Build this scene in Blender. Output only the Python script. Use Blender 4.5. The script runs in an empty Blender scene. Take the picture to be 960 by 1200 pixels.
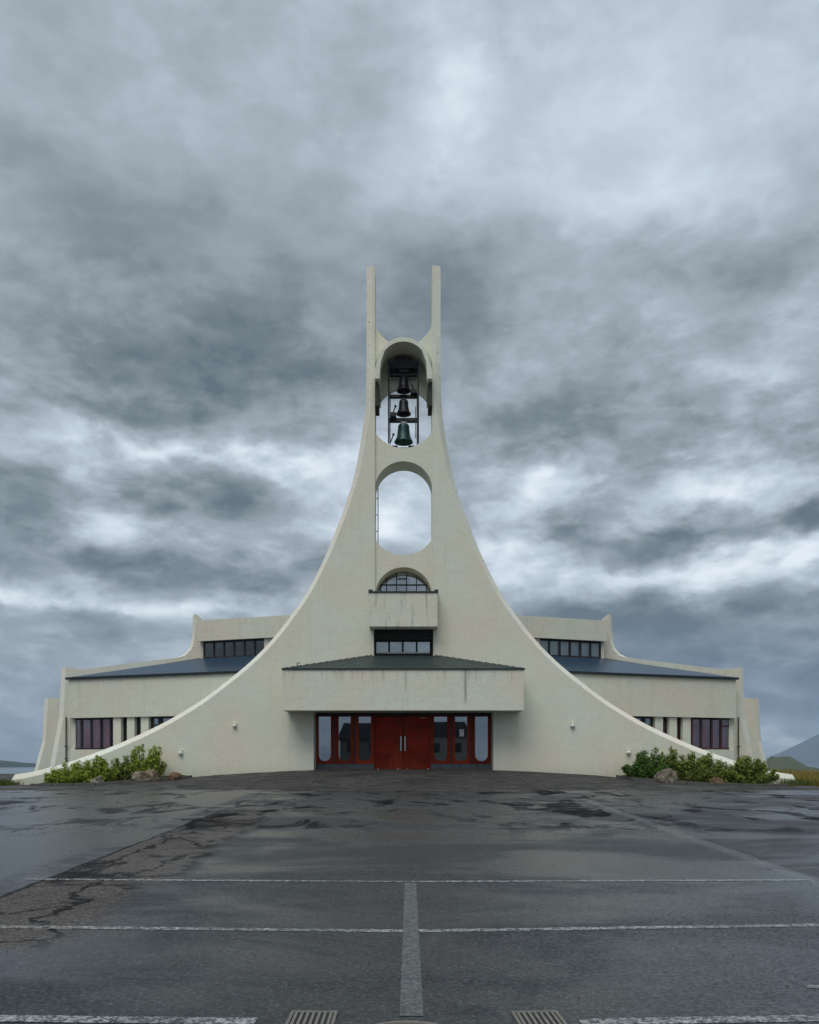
import bpy, bmesh, math, random
from mathutils import Vector, noise, Matrix
from mathutils.geometry import tessellate_polygon
R = math.radians
random.seed(7)
scene = bpy.context.scene
COL = scene.collection

# ------------------------------------------------------------------ camera
F = 960.0                      # focal length in photograph pixels (960 wide)
CX, CH, CD = 0.2625, 1.6, 36.0  # camera: x, height, distance to the church front
cam_d = bpy.data.cameras.new('camera')
cam_d.sensor_fit = 'HORIZONTAL'; cam_d.sensor_width = 36.0; cam_d.lens = 36.0
cam_d.shift_y = 293.0 / 960.0
cam_d.clip_start = 0.1; cam_d.clip_end = 60000
cam = bpy.data.objects.new('camera', cam_d); COL.objects.link(cam)
cam.location = (CX, -CD, CH); cam.rotation_euler = (R(90), 0, 0)
scene.camera = cam
scene.view_settings.view_transform = 'Standard'
scene.view_settings.look = 'None'
scene.view_settings.exposure = 0.35
scene.view_settings.gamma = 1.0
scene.cycles.max_bounces = 8
scene.cycles.volume_bounces = 0
scene.cycles.use_denoising = True

# ------------------------------------------------------------------ node helper
class NT:
    def __init__(s, nt): s.t = nt; s.n = nt.nodes; s.l = nt.links
    def node(s, typ, **kw):
        x = s.n.new(typ)
        for k, v in kw.items(): setattr(x, k, v)
        return x
    def put(s, sock, v):
        if isinstance(v, bpy.types.NodeSocket): s.l.new(v, sock)
        elif v is not None:
            if isinstance(v, (tuple, list)) and sock.type == 'RGBA' and len(v) == 3: v = (*v, 1)
            sock.default_value = v
    def m(s, op, a, b=None, c=None, clamp=False):
        x = s.node('ShaderNodeMath', operation=op, use_clamp=clamp)
        s.put(x.inputs[0], a); s.put(x.inputs[1], b)
        if c is not None: s.put(x.inputs[2], c)
        return x.outputs[0]
    def add(s, a, b): return s.m('ADD', a, b)
    def mul(s, a, b): return s.m('MULTIPLY', a, b)
    def sub(s, a, b): return s.m('SUBTRACT', a, b)
    def ramp(s, v, a, b, lo=0.0, hi=1.0):       # smooth step a..b -> lo..hi
        x = s.node('ShaderNodeMapRange', interpolation_type='SMOOTHSTEP')
        s.put(x.inputs[0], v); s.put(x.inputs[1], a); s.put(x.inputs[2], b); s.put(x.inputs[3], lo); s.put(x.inputs[4], hi)
        return x.outputs[0]
    def band(s, v, c, w, soft):                 # 1 inside |v-c|<w
        return s.ramp(s.m('ABSOLUTE', s.sub(v, c)), w - soft, w + soft, 1.0, 0.0)
    def mix(s, f, a, b):
        x = s.node('ShaderNodeMix', data_type='RGBA')
        s.put(x.inputs[0], f); s.put(x.inputs[6], a); s.put(x.inputs[7], b)
        return x.outputs[2]
    def noise(s, vec, scale, detail=4, rough=0.55, dist=0.0, color=False):
        x = s.node('ShaderNodeTexNoise')
        if vec is not None: s.put(x.inputs['Vector'], vec)
        s.put(x.inputs['Scale'], scale); s.put(x.inputs['Detail'], detail)
        s.put(x.inputs['Roughness'], rough); s.put(x.inputs['Distortion'], dist)
        return x.outputs['Color' if color else 'Fac']
    def vscale(s, vec, sc, loc=(0, 0, 0)):
        x = s.node('ShaderNodeMapping'); s.put(x.inputs['Vector'], vec)
        x.inputs['Scale'].default_value = sc; x.inputs['Location'].default_value = loc
        return x.outputs[0]
    def xyz(s, vec):
        x = s.node('ShaderNodeSeparateXYZ'); s.put(x.inputs[0], vec); return x.outputs
    def comb(s, a, b, c):
        x = s.node('ShaderNodeCombineXYZ')
        for i, v in enumerate((a, b, c)): s.put(x.inputs[i], v)
        return x.outputs[0]
    def cramp(s, v, stops):
        x = s.node('ShaderNodeValToRGB'); s.put(x.inputs[0], v)
        e = x.color_ramp.elements
        while len(e) < len(stops): e.new(0.5)
        for q, (p, c) in zip(e, stops): q.position = p; q.color = (*c, 1)
        return x.outputs[0]
    def bump(s, h, strength, dist):
        x = s.node('ShaderNodeBump'); s.put(x.inputs['Height'], h)
        x.inputs['Strength'].default_value = strength; x.inputs['Distance'].default_value = dist
        return x.outputs[0]
    def bsdf(s, col, rough=0.8, normal=None, spec=0.5, metal=0.0, **kw):
        x = s.node('ShaderNodeBsdfPrincipled')
        s.put(x.inputs['Base Color'], col); s.put(x.inputs['Roughness'], rough)
        s.put(x.inputs['Specular IOR Level'], spec); s.put(x.inputs['Metallic'], metal)
        if normal is not None: s.put(x.inputs['Normal'], normal)
        return x.outputs[0]

def new_mat(name):
    mt = bpy.data.materials.new(name); mt.use_nodes = True
    mt.node_tree.nodes.clear(); t = NT(mt.node_tree)
    t.out = t.node('ShaderNodeOutputMaterial')
    return mt, t
def finish(t, sh): t.l.new(sh, t.out.inputs['Surface'])

# ------------------------------------------------------------------ sky and sun
SUN_EL, SUN_AZ = 56.0, 200.0          # azimuth: clockwise from +Y; the sun is behind the camera, a little to the left
world = bpy.data.worlds.new('World'); scene.world = world; world.use_nodes = True
world.node_tree.nodes.clear(); w = NT(world.node_tree)
wout = w.node('ShaderNodeOutputWorld')
sky = w.node('ShaderNodeTexSky', sky_type='NISHITA', sun_disc=False)
sky.sun_elevation = R(SUN_EL); sky.sun_rotation = R(SUN_AZ)
sky.air_density = 1.2; sky.dust_density = 1.5
bg_sky = w.node('ShaderNodeBackground'); w.l.new(sky.outputs[0], bg_sky.inputs[0]); bg_sky.inputs[1].default_value = 0.08
dirv = w.node('ShaderNodeTexCoord').outputs['Generated']
dx, dy, dz = w.xyz(dirv)
az = w.m('ARCTAN2', dx, dy); el = w.m('ARCSINE', dz)
# cloud layer: a plane overhead, so that clouds flatten and shrink towards the horizon
zz = w.add(w.m('MAXIMUM', dz, 0.0), 0.16)
cp = w.comb(w.m('DIVIDE', dx, zz), w.m('DIVIDE', dy, zz), 0.0)
ae = w.comb(az, w.mul(el, 1.9), 0.0)
wn = w.noise(ae, 5.5, 5, 0.58, 0.2, color=True)
wx, wy, wz = w.xyz(wn)
azw = w.add(az, w.mul(w.sub(wx, 0.5), 0.24)); elw = w.add(el, w.mul(w.sub(wy, 0.5), 0.13))
BLOBS = [  # where the cloud masses and gaps stand: photograph pixel, spread, strength
    (140, 400, 240, 100, -.33), (330, 440, 150, 70, -.22), (480, 340, 120, 66, -.22), (150, 230, 200, 60, -.13), (560, 330, 90, 50, -.22), (20, 300, 70, 40, .10),
    (250, 330, 140, 80, -.05), (420, 250, 90, 40, -.06),
    (600, 500, 120, 44, -.22), (730, 540, 80, 28, -.26), (680, 430, 90, 36, -.20), (860, 450, 110, 40, -.12), (920, 520, 80, 36, -.24), (900, 310, 100, 36, -.22), (760, 310, 70, 24, -.14),
    (820, 380, 120, 30, .06), (620, 400, 50, 24, .05), (850, 420, 60, 16, .14),
    (760, 120, 300, 130, .23), (545, 90, 40, 90, .20), (530, 200, 70, 60, .10), (740, 240, 160, 36, .16), (100, 20, 160, 60, -.07), (420, 110, 110, 70, -.08), (250, 130, 120, 40, .05), (290, 60, 60, 40, .05),
    (620, 60, 40, 16, -.08), (880, 20, 60, 30, -.10),
    (110, 530, 60, 24, .30), (230, 522, 110, 16, .42), (390, 545, 80, 22, .36), (95, 605, 50, 34, .30), (390, 605, 66, 26, .38), (300, 560, 50, 14, -.12),
    (280, 590, 90, 24, -.34), (180, 575, 50, 20, -.20), (20, 580, 70, 40, -.34), (150, 658, 230, 20, -.44), (330, 672, 90, 16, -.26), (110, 706, 150, 11, .34), (250, 712, 70, 12, .12),
    (120, 740, 170, 18, -.20), (30, 690, 40, 8, .1), (460, 600, 40, 40, .2),
    (880, 570, 120, 30, .38), (650, 560, 100, 18, .32), (590, 640, 50, 34, .34), (810, 662, 190, 18, .42), (940, 660, 60, 22, .25), (620, 575, 30, 16, .2),
    (655, 612, 46, 20, -.48), (790, 622, 95, 17, -.56), (945, 618, 36, 14, -.58), (740, 652, 50, 8, -.20), (560, 610, 34, 16, -.3),
    (800, 712, 260, 20, -.30), (860, 780, 200, 50, -.48), (650, 740, 100, 40, -.30), (905, 856, 24, 8, .5), (870, 864, 120, 9, .14),
    (40, 845, 130, 40, .12), (120, 790, 80, 30, -.08)]
b = w.add(0.50, w.mul(w.ramp(dz, 0.70, 0.95), 0.06))
for (px, py, sx, sy, amp) in BLOBS:
    a0 = math.atan((px - 480) / F); e0 = math.atan((893 - py) / F * math.cos(a0))
    sa = sx / F * math.cos(a0) ** 2; se = sy / F * math.cos(e0) ** 2
    u = w.mul(w.sub(azw, a0), 1 / sa); v = w.mul(w.sub(elw, e0), 1 / se)
    g = w.m('EXPONENT', w.mul(w.add(w.mul(u, u), w.mul(v, v)), -0.8))
    b = w.m('MULTIPLY_ADD', g, amp, b)
n1 = w.noise(w.vscale(cp, (1.6, 1.0, 1)), 1.3, 7, 0.58, 0.4)
n2 = w.noise(w.comb(w.add(az, w.mul(wz, .10)), w.add(w.mul(el, 1.9), w.mul(wx, .10)), 0.3), 7.5, 7, 0.56, 0.2)
n3 = w.noise(w.comb(w.add(az, w.mul(wy, .06)), w.mul(el, 2.0), 1.7), 15.0, 6, 0.56, 0.3)
low = w.ramp(el, 0.60, 0.33, 0.32, 1.0)
n4 = w.noise(w.comb(w.add(az, w.mul(wx, .05)), w.add(w.mul(el, 1.9), w.mul(wz, .05)), 4.1), 40.0, 5, 0.55, 0.2)
b = w.add(b, w.mul(w.sub(n1, 0.5), 0.26))
b = w.add(b, w.mul(w.sub(w.ramp(n2, 0.34, 0.64), 0.5), w.mul(low, 0.34)))
b = w.add(b, w.mul(w.sub(w.ramp(n3, 0.36, 0.62), 0.5), w.mul(low, 0.20)))
b = w.add(b, w.mul(w.sub(n4, 0.5), w.mul(low, 0.26)))
b = w.m('MULTIPLY_ADD', b, 0.86, 0.075)
ccol = w.cramp(b, [(0.0, (.088, .116, .136)), (0.2, (.164, .200, .220)), (0.5, (.325, .374, .420)), (0.74, (.52, .592, .662)), (1.0, (.84, .90, .95))])
bl = w.mul(w.ramp(az, 0.02, 0.3), w.mul(w.ramp(el, 0.03, 0.20, 1, 0), 1.0))
ccol = w.mix(w.mul(bl, 0.75), ccol, w.cramp(b, [(0.0, (.085, .130, .200)), (0.25, (.130, .19, .275)), (0.6, (.36, .45, .55)), (1.0, (.82, .90, .95))]))
bg_c = w.node('ShaderNodeBackground'); w.l.new(ccol, bg_c.inputs[0]); bg_c.inputs[1].default_value = 1.0
mixs = w.node('ShaderNodeMixShader')
w.put(mixs.inputs[0], w.ramp(b, 0.95, 0.45, 0.88, 0.97))
w.l.new(bg_sky.outputs[0], mixs.inputs[1]); w.l.new(bg_c.outputs[0], mixs.inputs[2])
w.l.new(mixs.outputs[0], wout.inputs['Surface'])
world.cycles.sampling_method = 'MANUAL'; world.cycles.sample_map_resolution = 512

sun_d = bpy.data.lights.new('sun', 'SUN'); sun_d.energy = 1.35; sun_d.angle = R(40); sun_d.color = (1.0, 0.965, 0.90)
sun = bpy.data.objects.new('sun', sun_d); COL.objects.link(sun)
sa, se = R(SUN_AZ), R(SUN_EL)
to_sun = Vector((math.sin(sa) * math.cos(se), math.cos(sa) * math.cos(se), math.sin(se)))
sun.rotation_euler = to_sun.to_track_quat('Z', 'Y').to_euler(); sun.location = (0, -60, 60)

# ------------------------------------------------------------------ mesh helpers
class MB:
    def __init__(s): s.v = []; s.f = []
    def face(s, pts):
        i = len(s.v); s.v += [tuple(p) for p in pts]; s.f.append(tuple(range(i, i + len(pts))))
    def box(s, x0, x1, y0, y1, z0, z1):
        i = len(s.v)
        s.v += [(x, y, z) for z in (z0, z1) for y in (y0, y1) for x in (x0, x1)]
        s.f += [tuple(i + k for k in q) for q in ((0, 2, 3, 1), (4, 5, 7, 6), (0, 1, 5, 4), (2, 6, 7, 3), (0, 4, 6, 2), (1, 3, 7, 5))]
        return s
    def hexa(s, c):                              # eight corners: bottom ring, top ring
        i = len(s.v); s.v += [tuple(p) for p in c]
        s.f += [tuple(i + k for k in q) for q in ((3, 2, 1, 0), (4, 5, 6, 7), (0, 1, 5, 4), (1, 2, 6, 5), (2, 3, 7, 6), (3, 0, 4, 7))]
        return s
    def prism(s, loops, d0, d1, fn, back=None):  # polygons with holes, pushed from depth d0 to d1
        flat = [p for lp in loops for p in lp]
        tris = tessellate_polygon([[Vector((p[0], p[1], 0)) for p in lp] for lp in loops])
        fb = [p for lp in (back or loops) for p in lp]
        i = len(s.v); n = len(flat)
        s.v += [tuple(fn(p[0], p[1], d0)) for p in flat] + [tuple(fn(p[0], p[1], d1)) for p in fb]
        s.f += [tuple(i + k for k in t) for t in tris] + [tuple(i + n + k for k in reversed(t)) for t in tris]
        o = 0
        for lp in loops:
            m = len(lp)
            for k in range(m):
                a, c = o + k, o + (k + 1) % m
                s.f.append((i + a, i + c, i + n + c, i + n + a))
            o += m
        return s
    def lathe(s, prof, cx, cy, z0=0, seg=24):
        i = len(s.v); m = len(prof)
        for k in range(seg):
            t = 2 * math.pi * k / seg
            s.v += [(cx + r * math.cos(t), cy + r * math.sin(t), z0 + z) for r, z in prof]
        for k in range(seg):
            k2 = (k + 1) % seg
            for j in range(m - 1):
                s.f.append((i + k * m + j, i + k2 * m + j, i + k2 * m + j + 1, i + k * m + j + 1))
        return s
    def tube(s, pts, r, seg=8):
        pts = [Vector(p) for p in pts]; i0 = len(s.v)
        for k, p in enumerate(pts):
            d = (pts[min(k + 1, len(pts) - 1)] - pts[max(k - 1, 0)]).normalized()
            u = d.orthogonal().normalized(); v = d.cross(u)
            rr = r[k] if isinstance(r, (list, tuple)) else r
            s.v += [tuple(p + (u * math.cos(a) + v * math.sin(a)) * rr) for a in (2 * math.pi * j / seg for j in range(seg))]
        for k in range(len(pts) - 1):
            for j in range(seg):
                a = i0 + k * seg + j; c = i0 + k * seg + (j + 1) % seg
                s.f.append((a, c, c + seg, a + seg))
        s.f.append(tuple(i0 + j for j in reversed(range(seg)))); s.f.append(tuple(i0 + (len(pts) - 1) * seg + j for j in range(seg)))
        return s
    def build(s, name, mat, parent=None, smooth=False, recalc=True, weld=False, bevel=0.0):
        me = bpy.data.meshes.new(name); me.from_pydata(s.v, [], s.f)
        if recalc or weld or bevel:
            bm = bmesh.new(); bm.from_mesh(me)
            if weld: bmesh.ops.remove_doubles(bm, verts=bm.verts, dist=1e-4)
            if recalc: bmesh.ops.recalc_face_normals(bm, faces=bm.faces)
            if bevel: bmesh.ops.bevel(bm, geom=list(bm.edges), offset=bevel, segments=1, affect='EDGES', profile=0.5)
            bm.to_mesh(me); bm.free()
        if smooth: me.polygons.foreach_set('use_smooth', [True] * len(me.polygons))
        me.materials.append(mat)
        o = bpy.data.objects.new(name, me); COL.objects.link(o)
        if parent is not None: o.parent = parent
        return o
def empty(name, parent=None, loc=(0, 0, 0)):
    o = bpy.data.objects.new(name, None); COL.objects.link(o); o.location = loc; o.empty_display_size = 0.3
    if parent is not None: o.parent = parent
    return o
def tag(o, label=None, cat=None, group=None, kind=None):
    if label: o['label'] = label
    if cat: o['category'] = cat
    if group: o['group'] = group
    if kind: o['kind'] = kind
    return o
def catmull(pts, n=4):
    out = []
    for i in range(len(pts) - 1):
        p0 = pts[max(i - 1, 0)]; p1 = pts[i]; p2 = pts[i + 1]; p3 = pts[min(i + 2, len(pts) - 1)]
        for k in range(n):
            t = k / n
            out.append(tuple(0.5 * (2 * b + (c - a) * t + (2 * a - 5 * b + 4 * c - d) * t * t + (3 * b - a - 3 * c + d) * t ** 3)
                             for a, b, c, d in zip(p0, p1, p2, p3)))
    out.append(tuple(pts[-1])); return out
def offset_in(pts, dist):        # shift an open outline towards the axis / downwards along its normal
    out = []
    for i, p in enumerate(pts):
        a = Vector(pts[max(i - 1, 0)]); c = Vector(pts[min(i + 1, len(pts) - 1)])
        d = (c - a).normalized(); nrm = Vector((-abs(d.y), -abs(d.x)))
        out.append((p[0] + nrm.x * dist, p[1] + nrm.y * dist))
    return out
def sstep(a, b_, v):
    t = max(0.0, min(1.0, (v - a) / (b_ - a))); return t * t * (3 - 2 * t)
def zof(py, Y): return CH + (893 - py) * Y / F
def interp(x, tab):
    if x <= tab[0][0]: return tab[0][1]
    for (a, va), (b_, vb) in zip(tab, tab[1:]):
        if x <= b_: return va + (vb - va) * (x - a) / (b_ - a)
    return tab[-1][1]

# ------------------------------------------------------------------ materials
def mat_plain(name, col, rough=0.6, metal=0.0, var=0.15, scale=6.0, spec=0.5, bumpd=0.0):
    mt, t = new_mat(name)
    pos = t.node('ShaderNodeNewGeometry').outputs['Position']
    n = t.noise(pos, scale, 5, 0.6)
    c = t.mix(n, tuple(max(0, k * (1 - var * 1.6)) for k in col), tuple(min(1, k * (1 + var * 1.6)) for k in col))
    nm = t.bump(t.noise(pos, scale * 8, 3), 0.4, bumpd) if bumpd else None
    finish(t, t.bsdf(c, rough, nm, spec, metal)); return mt

def mat_concrete(name, base, streaks=0.0, ztop=0.0, zlen=1.0, chips=0.0, marks=()):
    mt, t = new_mat(name)
    pos = t.node('ShaderNodeNewGeometry').outputs['Position']
    x, y, z = t.xyz(pos)
    big = t.noise(pos, 0.35, 4, 0.55)
    mid = t.noise(t.vscale(pos, (1.2, 1.2, 2.6)), 1.6, 6, 0.62)
    fine = t.noise(t.vscale(pos, (1, 1, 2.2)), 9.0, 6, 0.68)
    grit = t.noise(pos, 70.0, 3, 0.6)
    warm = tuple(k * f for k, f in zip(base, (1.03, 0.955, 0.90))); cool = tuple(k * f for k, f in zip(base, (0.97, 1.03, 0.99)))
    c = t.mix(t.ramp(big, 0.35, 0.65), cool, warm)
    c = t.mix(t.ramp(mid, 0.36, 0.68, 0.0, 0.20), c, tuple(k * 0.72 for k in base))
    c = t.mix(t.ramp(fine, 0.38, 0.66, 0.0, 0.24), c, tuple(k * 0.64 for k in base))
    # rain streaks running down from edges
    st = t.noise(t.vscale(pos, (1, 1, 0.035)), 4.5, 5, 0.7)
    c = t.mix(t.ramp(st, 0.52, 0.78, 0.0, 0.27), c, (base[0] * .55, base[1] * .58, base[2] * .52))
    damp = t.mul(t.ramp(t.add(z, t.mul(t.sub(mid, .5), 1.3)), .75, 1.7, 1, 0), .40)
    c = t.mix(damp, c, (base[0] * .52, base[1] * .55, base[2] * .48))
    cr = t.node('ShaderNodeTexVoronoi', feature='DISTANCE_TO_EDGE'); t.put(cr.inputs['Vector'], t.vscale(t.noise(pos, .8, 5, .6, color=True), (2.2, 2.2, 2.2))); cr.inputs['Scale'].default_value = 1.0
    c = t.mix(t.mul(t.ramp(cr.outputs['Distance'], .002, .009, 1, 0), t.ramp(big, .5, .62, 0, .30)), c, tuple(k * .45 for k in base))
    if streaks:
        s2 = t.noise(t.comb(t.mul(x, 1.0), t.mul(y, 0.2), t.mul(z, 0.10)), 5.5, 4, 0.7)
        fade = t.ramp(z, ztop - zlen, ztop, 0.0, 1.0)
        c = t.mix(t.mul(t.mul(t.ramp(s2, 0.50, 0.68), fade), streaks), c, (.13, .17, .115))
    for (mx, z0, z1, wd, st_) in marks:
        f = t.mul(t.band(t.add(x, t.mul(t.sub(t.noise(pos, 5, 2), .5), .05)), mx, wd, wd * .9), t.mul(t.ramp(z, z0, z0 + .5), t.ramp(z, z1, z1 + .02, 1, 0)))
        c = t.mix(t.mul(f, st_), c, (.075, .115, .06))
    if chips:
        ch = t.noise(t.vscale(pos, (1, 1, .7)), 7.0, 5, 0.7)
        c = t.mix(t.ramp(ch, 0.60, 0.68, 0.0, chips), c, (.21, .195, .16))
    h = t.add(t.mul(fine, 0.9), t.mul(grit, 0.45))
    finish(t, t.bsdf(c, 0.9, t.bump(h, 0.6, 0.022), 0.25)); return mt

CONC = (.755, .75, .645)
M = {}
M['conc'] = mat_concrete('painted_concrete', CONC)
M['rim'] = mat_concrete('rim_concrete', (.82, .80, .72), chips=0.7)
M['strip'] = mat_concrete('lit_strip_concrete', (.84, .83, .75))  # paler base stands in for the extra light on the chamfer strips
M['wing'] = mat_concrete('wing_concrete', (.69, .68, .59), streaks=0.12, ztop=5.7, zlen=1.6)
M['canopy'] = mat_concrete('canopy_concrete', (.735, .73, .63), streaks=0.42, ztop=5.52, zlen=0.8, marks=((0.1, 4.35, 5.52, .035, .35), (2.62, 3.9, 5.52, .055, .55), (-2.15, 4.9, 5.52, .05, .25), (-2.9, 5.0, 5.52, .06, .2)))
M['black'] = mat_plain('frame_and_shade_black', (.012, .012, .013), 0.6)
M['iron'] = mat_plain('black_iron', (.018, .018, .02), 0.55, 0.3)
M['wood'] = None
M['plinth'] = mat_plain('plinth_stone', (.085, .10, .11), 0.7, var=.3, scale=3)
M['steel'] = mat_plain('brushed_steel', (.45, .45, .44), 0.3, 0.9)
M['roof'] = mat_plain('blue_grey_roof_sheet', (.040, .078, .128), 0.33, 0.35, var=.12, scale=1.5)
M['groof'] = mat_plain('green_grey_roof_sheet', (.045, .065, .06), 0.45, 0.2, var=.2, scale=2)
M['flash'] = mat_plain('dark_flashing', (.02, .028, .035), 0.45, 0.3)
M['gflash'] = mat_plain('green_flashing', (.022, .04, .036), 0.5, 0.2)
M['bronze'] = mat_plain('dark_bronze', (.03, .03, .036), 0.42, 0.6, var=.3)
M['patina'] = mat_plain('green_bronze', (.014, .052, .050), 0.40, 0.35, var=.4, scale=3)
M['white'] = mat_plain('white_plastic', (.72, .71, .66), 0.5)
M['lampg'] = mat_plain('lamp_glass', (.76, .76, .72), 0.25)
M['paper'] = mat_plain('white_paper', (.80, .82, .82), 0.9)
M['gold'] = mat_plain('dull_brass', (.35, .27, .12), 0.4, 0.6)
M['pipe'] = mat_plain('weathered_pipe', (.085, .08, .07), 0.6, 0.2)
M['grate'] = mat_plain('worn_cast_iron', (.19, .175, .155), 0.55, 0.15, var=.35, scale=22, bumpd=.004)
M['kerb'] = mat_plain('dark_kerb_stone', (.085, .08, .075), 0.85, var=.35, scale=5, bumpd=.01)
M['room_and_shade'] = mat_plain('dark_room_and_shade', (.05, .045, .042), 0.9)

def mat_wood(name, col, axis='x', dark=0.45):
    mt, t = new_mat(name)
    pos = t.node('ShaderNodeNewGeometry').outputs['Position']
    sc = {'x': (1.0, 6, 14), 'z': (14, 6, 1.0)}[axis]
    n = t.noise(t.vscale(pos, sc), 2.2, 6, 0.65, 0.4)
    rnd = t.node('ShaderNodeObjectInfo').outputs['Random']
    c = t.mix(t.ramp(n, 0.3, 0.75), col, tuple(k * dark for k in col))
    c = t.mix(t.mul(rnd, 0.75), c, tuple(k * dark * .7 for k in col))
    finish(t, t.bsdf(c, 0.5, t.bump(n, 0.3, .004), 0.15)); return mt
M['wood'] = mat_wood('varnished_red_wood', (.47, .032, .010), 'x')
M['woodz'] = mat_wood('varnished_red_frame', (.46, .050, .013), 'z')
M['wframe'] = mat_plain('dark_window_frame', (.022, .017, .018), 0.5)
M['rframe'] = mat_plain('dark_red_window_frame', (.06, .016, .016), 0.5)

def mat_glass(name, refl, tint):
    mt, t = new_mat(name)
    pos = t.node('ShaderNodeNewGeometry').outputs['Position']
    nm = t.bump(t.noise(pos, 0.9, 1), 0.02, 0.02)
    g = t.node('ShaderNodeBsdfGlossy'); t.put(g.inputs['Color'], (.92, .97, 1.0)); g.inputs['Roughness'].default_value = 0.015; t.put(g.inputs['Normal'], nm)
    tr = t.node('ShaderNodeBsdfTransparent'); t.put(tr.inputs['Color'], tint)
    lw = t.node('ShaderNodeFresnel'); lw.inputs['IOR'].default_value = 1.5
    ms = t.node('ShaderNodeMixShader'); t.put(ms.inputs[0], t.m('ADD', lw.outputs[0], refl, clamp=True))
    t.l.new(tr.outputs[0], ms.inputs[1]); t.l.new(g.outputs[0], ms.inputs[2]); finish(t, ms.outputs[0]); return mt
M['glass'] = mat_glass('reflecting_glass', 0.26, (.45, .47, .47))
M['glass2'] = mat_glass('clear_glass', 0.015, (.86, .88, .88))
M['glass3'] = mat_glass('dark_blue_glass', 0.06, (.05, .06, .09))
def mat_curtain(name, col, col2):
    mt, t = new_mat(name)
    pos = t.node('ShaderNodeNewGeometry').outputs['Position']
    n = t.noise(t.vscale(pos, (1, 1, .06)), 3.2, 3, 0.6); nz = t.noise(pos, 0.9, 2)
    c = t.mix(t.ramp(t.add(t.mul(n, .7), t.mul(nz, .3)), .38, .56), col, col2)
    finish(t, t.bsdf(c, 0.9)); return mt
M['curtain'] = mat_curtain('mauve_curtain', (.80, .20, .26), (.72, .02, .03))
M['curtain_mauve'] = mat_curtain('purple_curtain', (.70, .19, .27), (.55, .04, .07))
M['curtain_white'] = mat_curtain('white_curtain', (.90, .91, .90), (.80, .82, .82))

# ------------------------------------------------------------------ ground heights
MOUND = [(0, .66), (4, .65), (6, .56), (8.4, .41), (10, .27), (12.5, .08), (14, 0), (40, 0)]
def sstep(a, b_, v):
    t = max(0.0, min(1.0, (v - a) / (b_ - a))); return t * t * (3 - 2 * t)
def gz(x, y):
    d = y + CD
    z = 0.03 * max(0.0, min(d, 28.0) - 8.0)
    if 7 < d < 9: z = 0.03 * (d - 7) ** 2 / 4
    m = interp(abs(x), MOUND)
    if d < 29: k = 0
    elif d < 36: k = (d - 29) / 7; k = k * .8 + .2 * sstep(0, 1, k)
    elif d < 42: k = 1
    else: k = 1 - sstep(42, 60, d)
    return z + m * k
def ground_at(px, py):           # point of the ground seen at a photograph pixel
    d = 8.0
    for _ in range(40):
        x = (px - 480) * d / F + CX
        d2 = (CH - gz(x, d - CD)) * F / max(py - 893, 1)
        d = d * .5 + d2 * .5
    return (px - 480) * d / F + CX, d - CD

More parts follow.
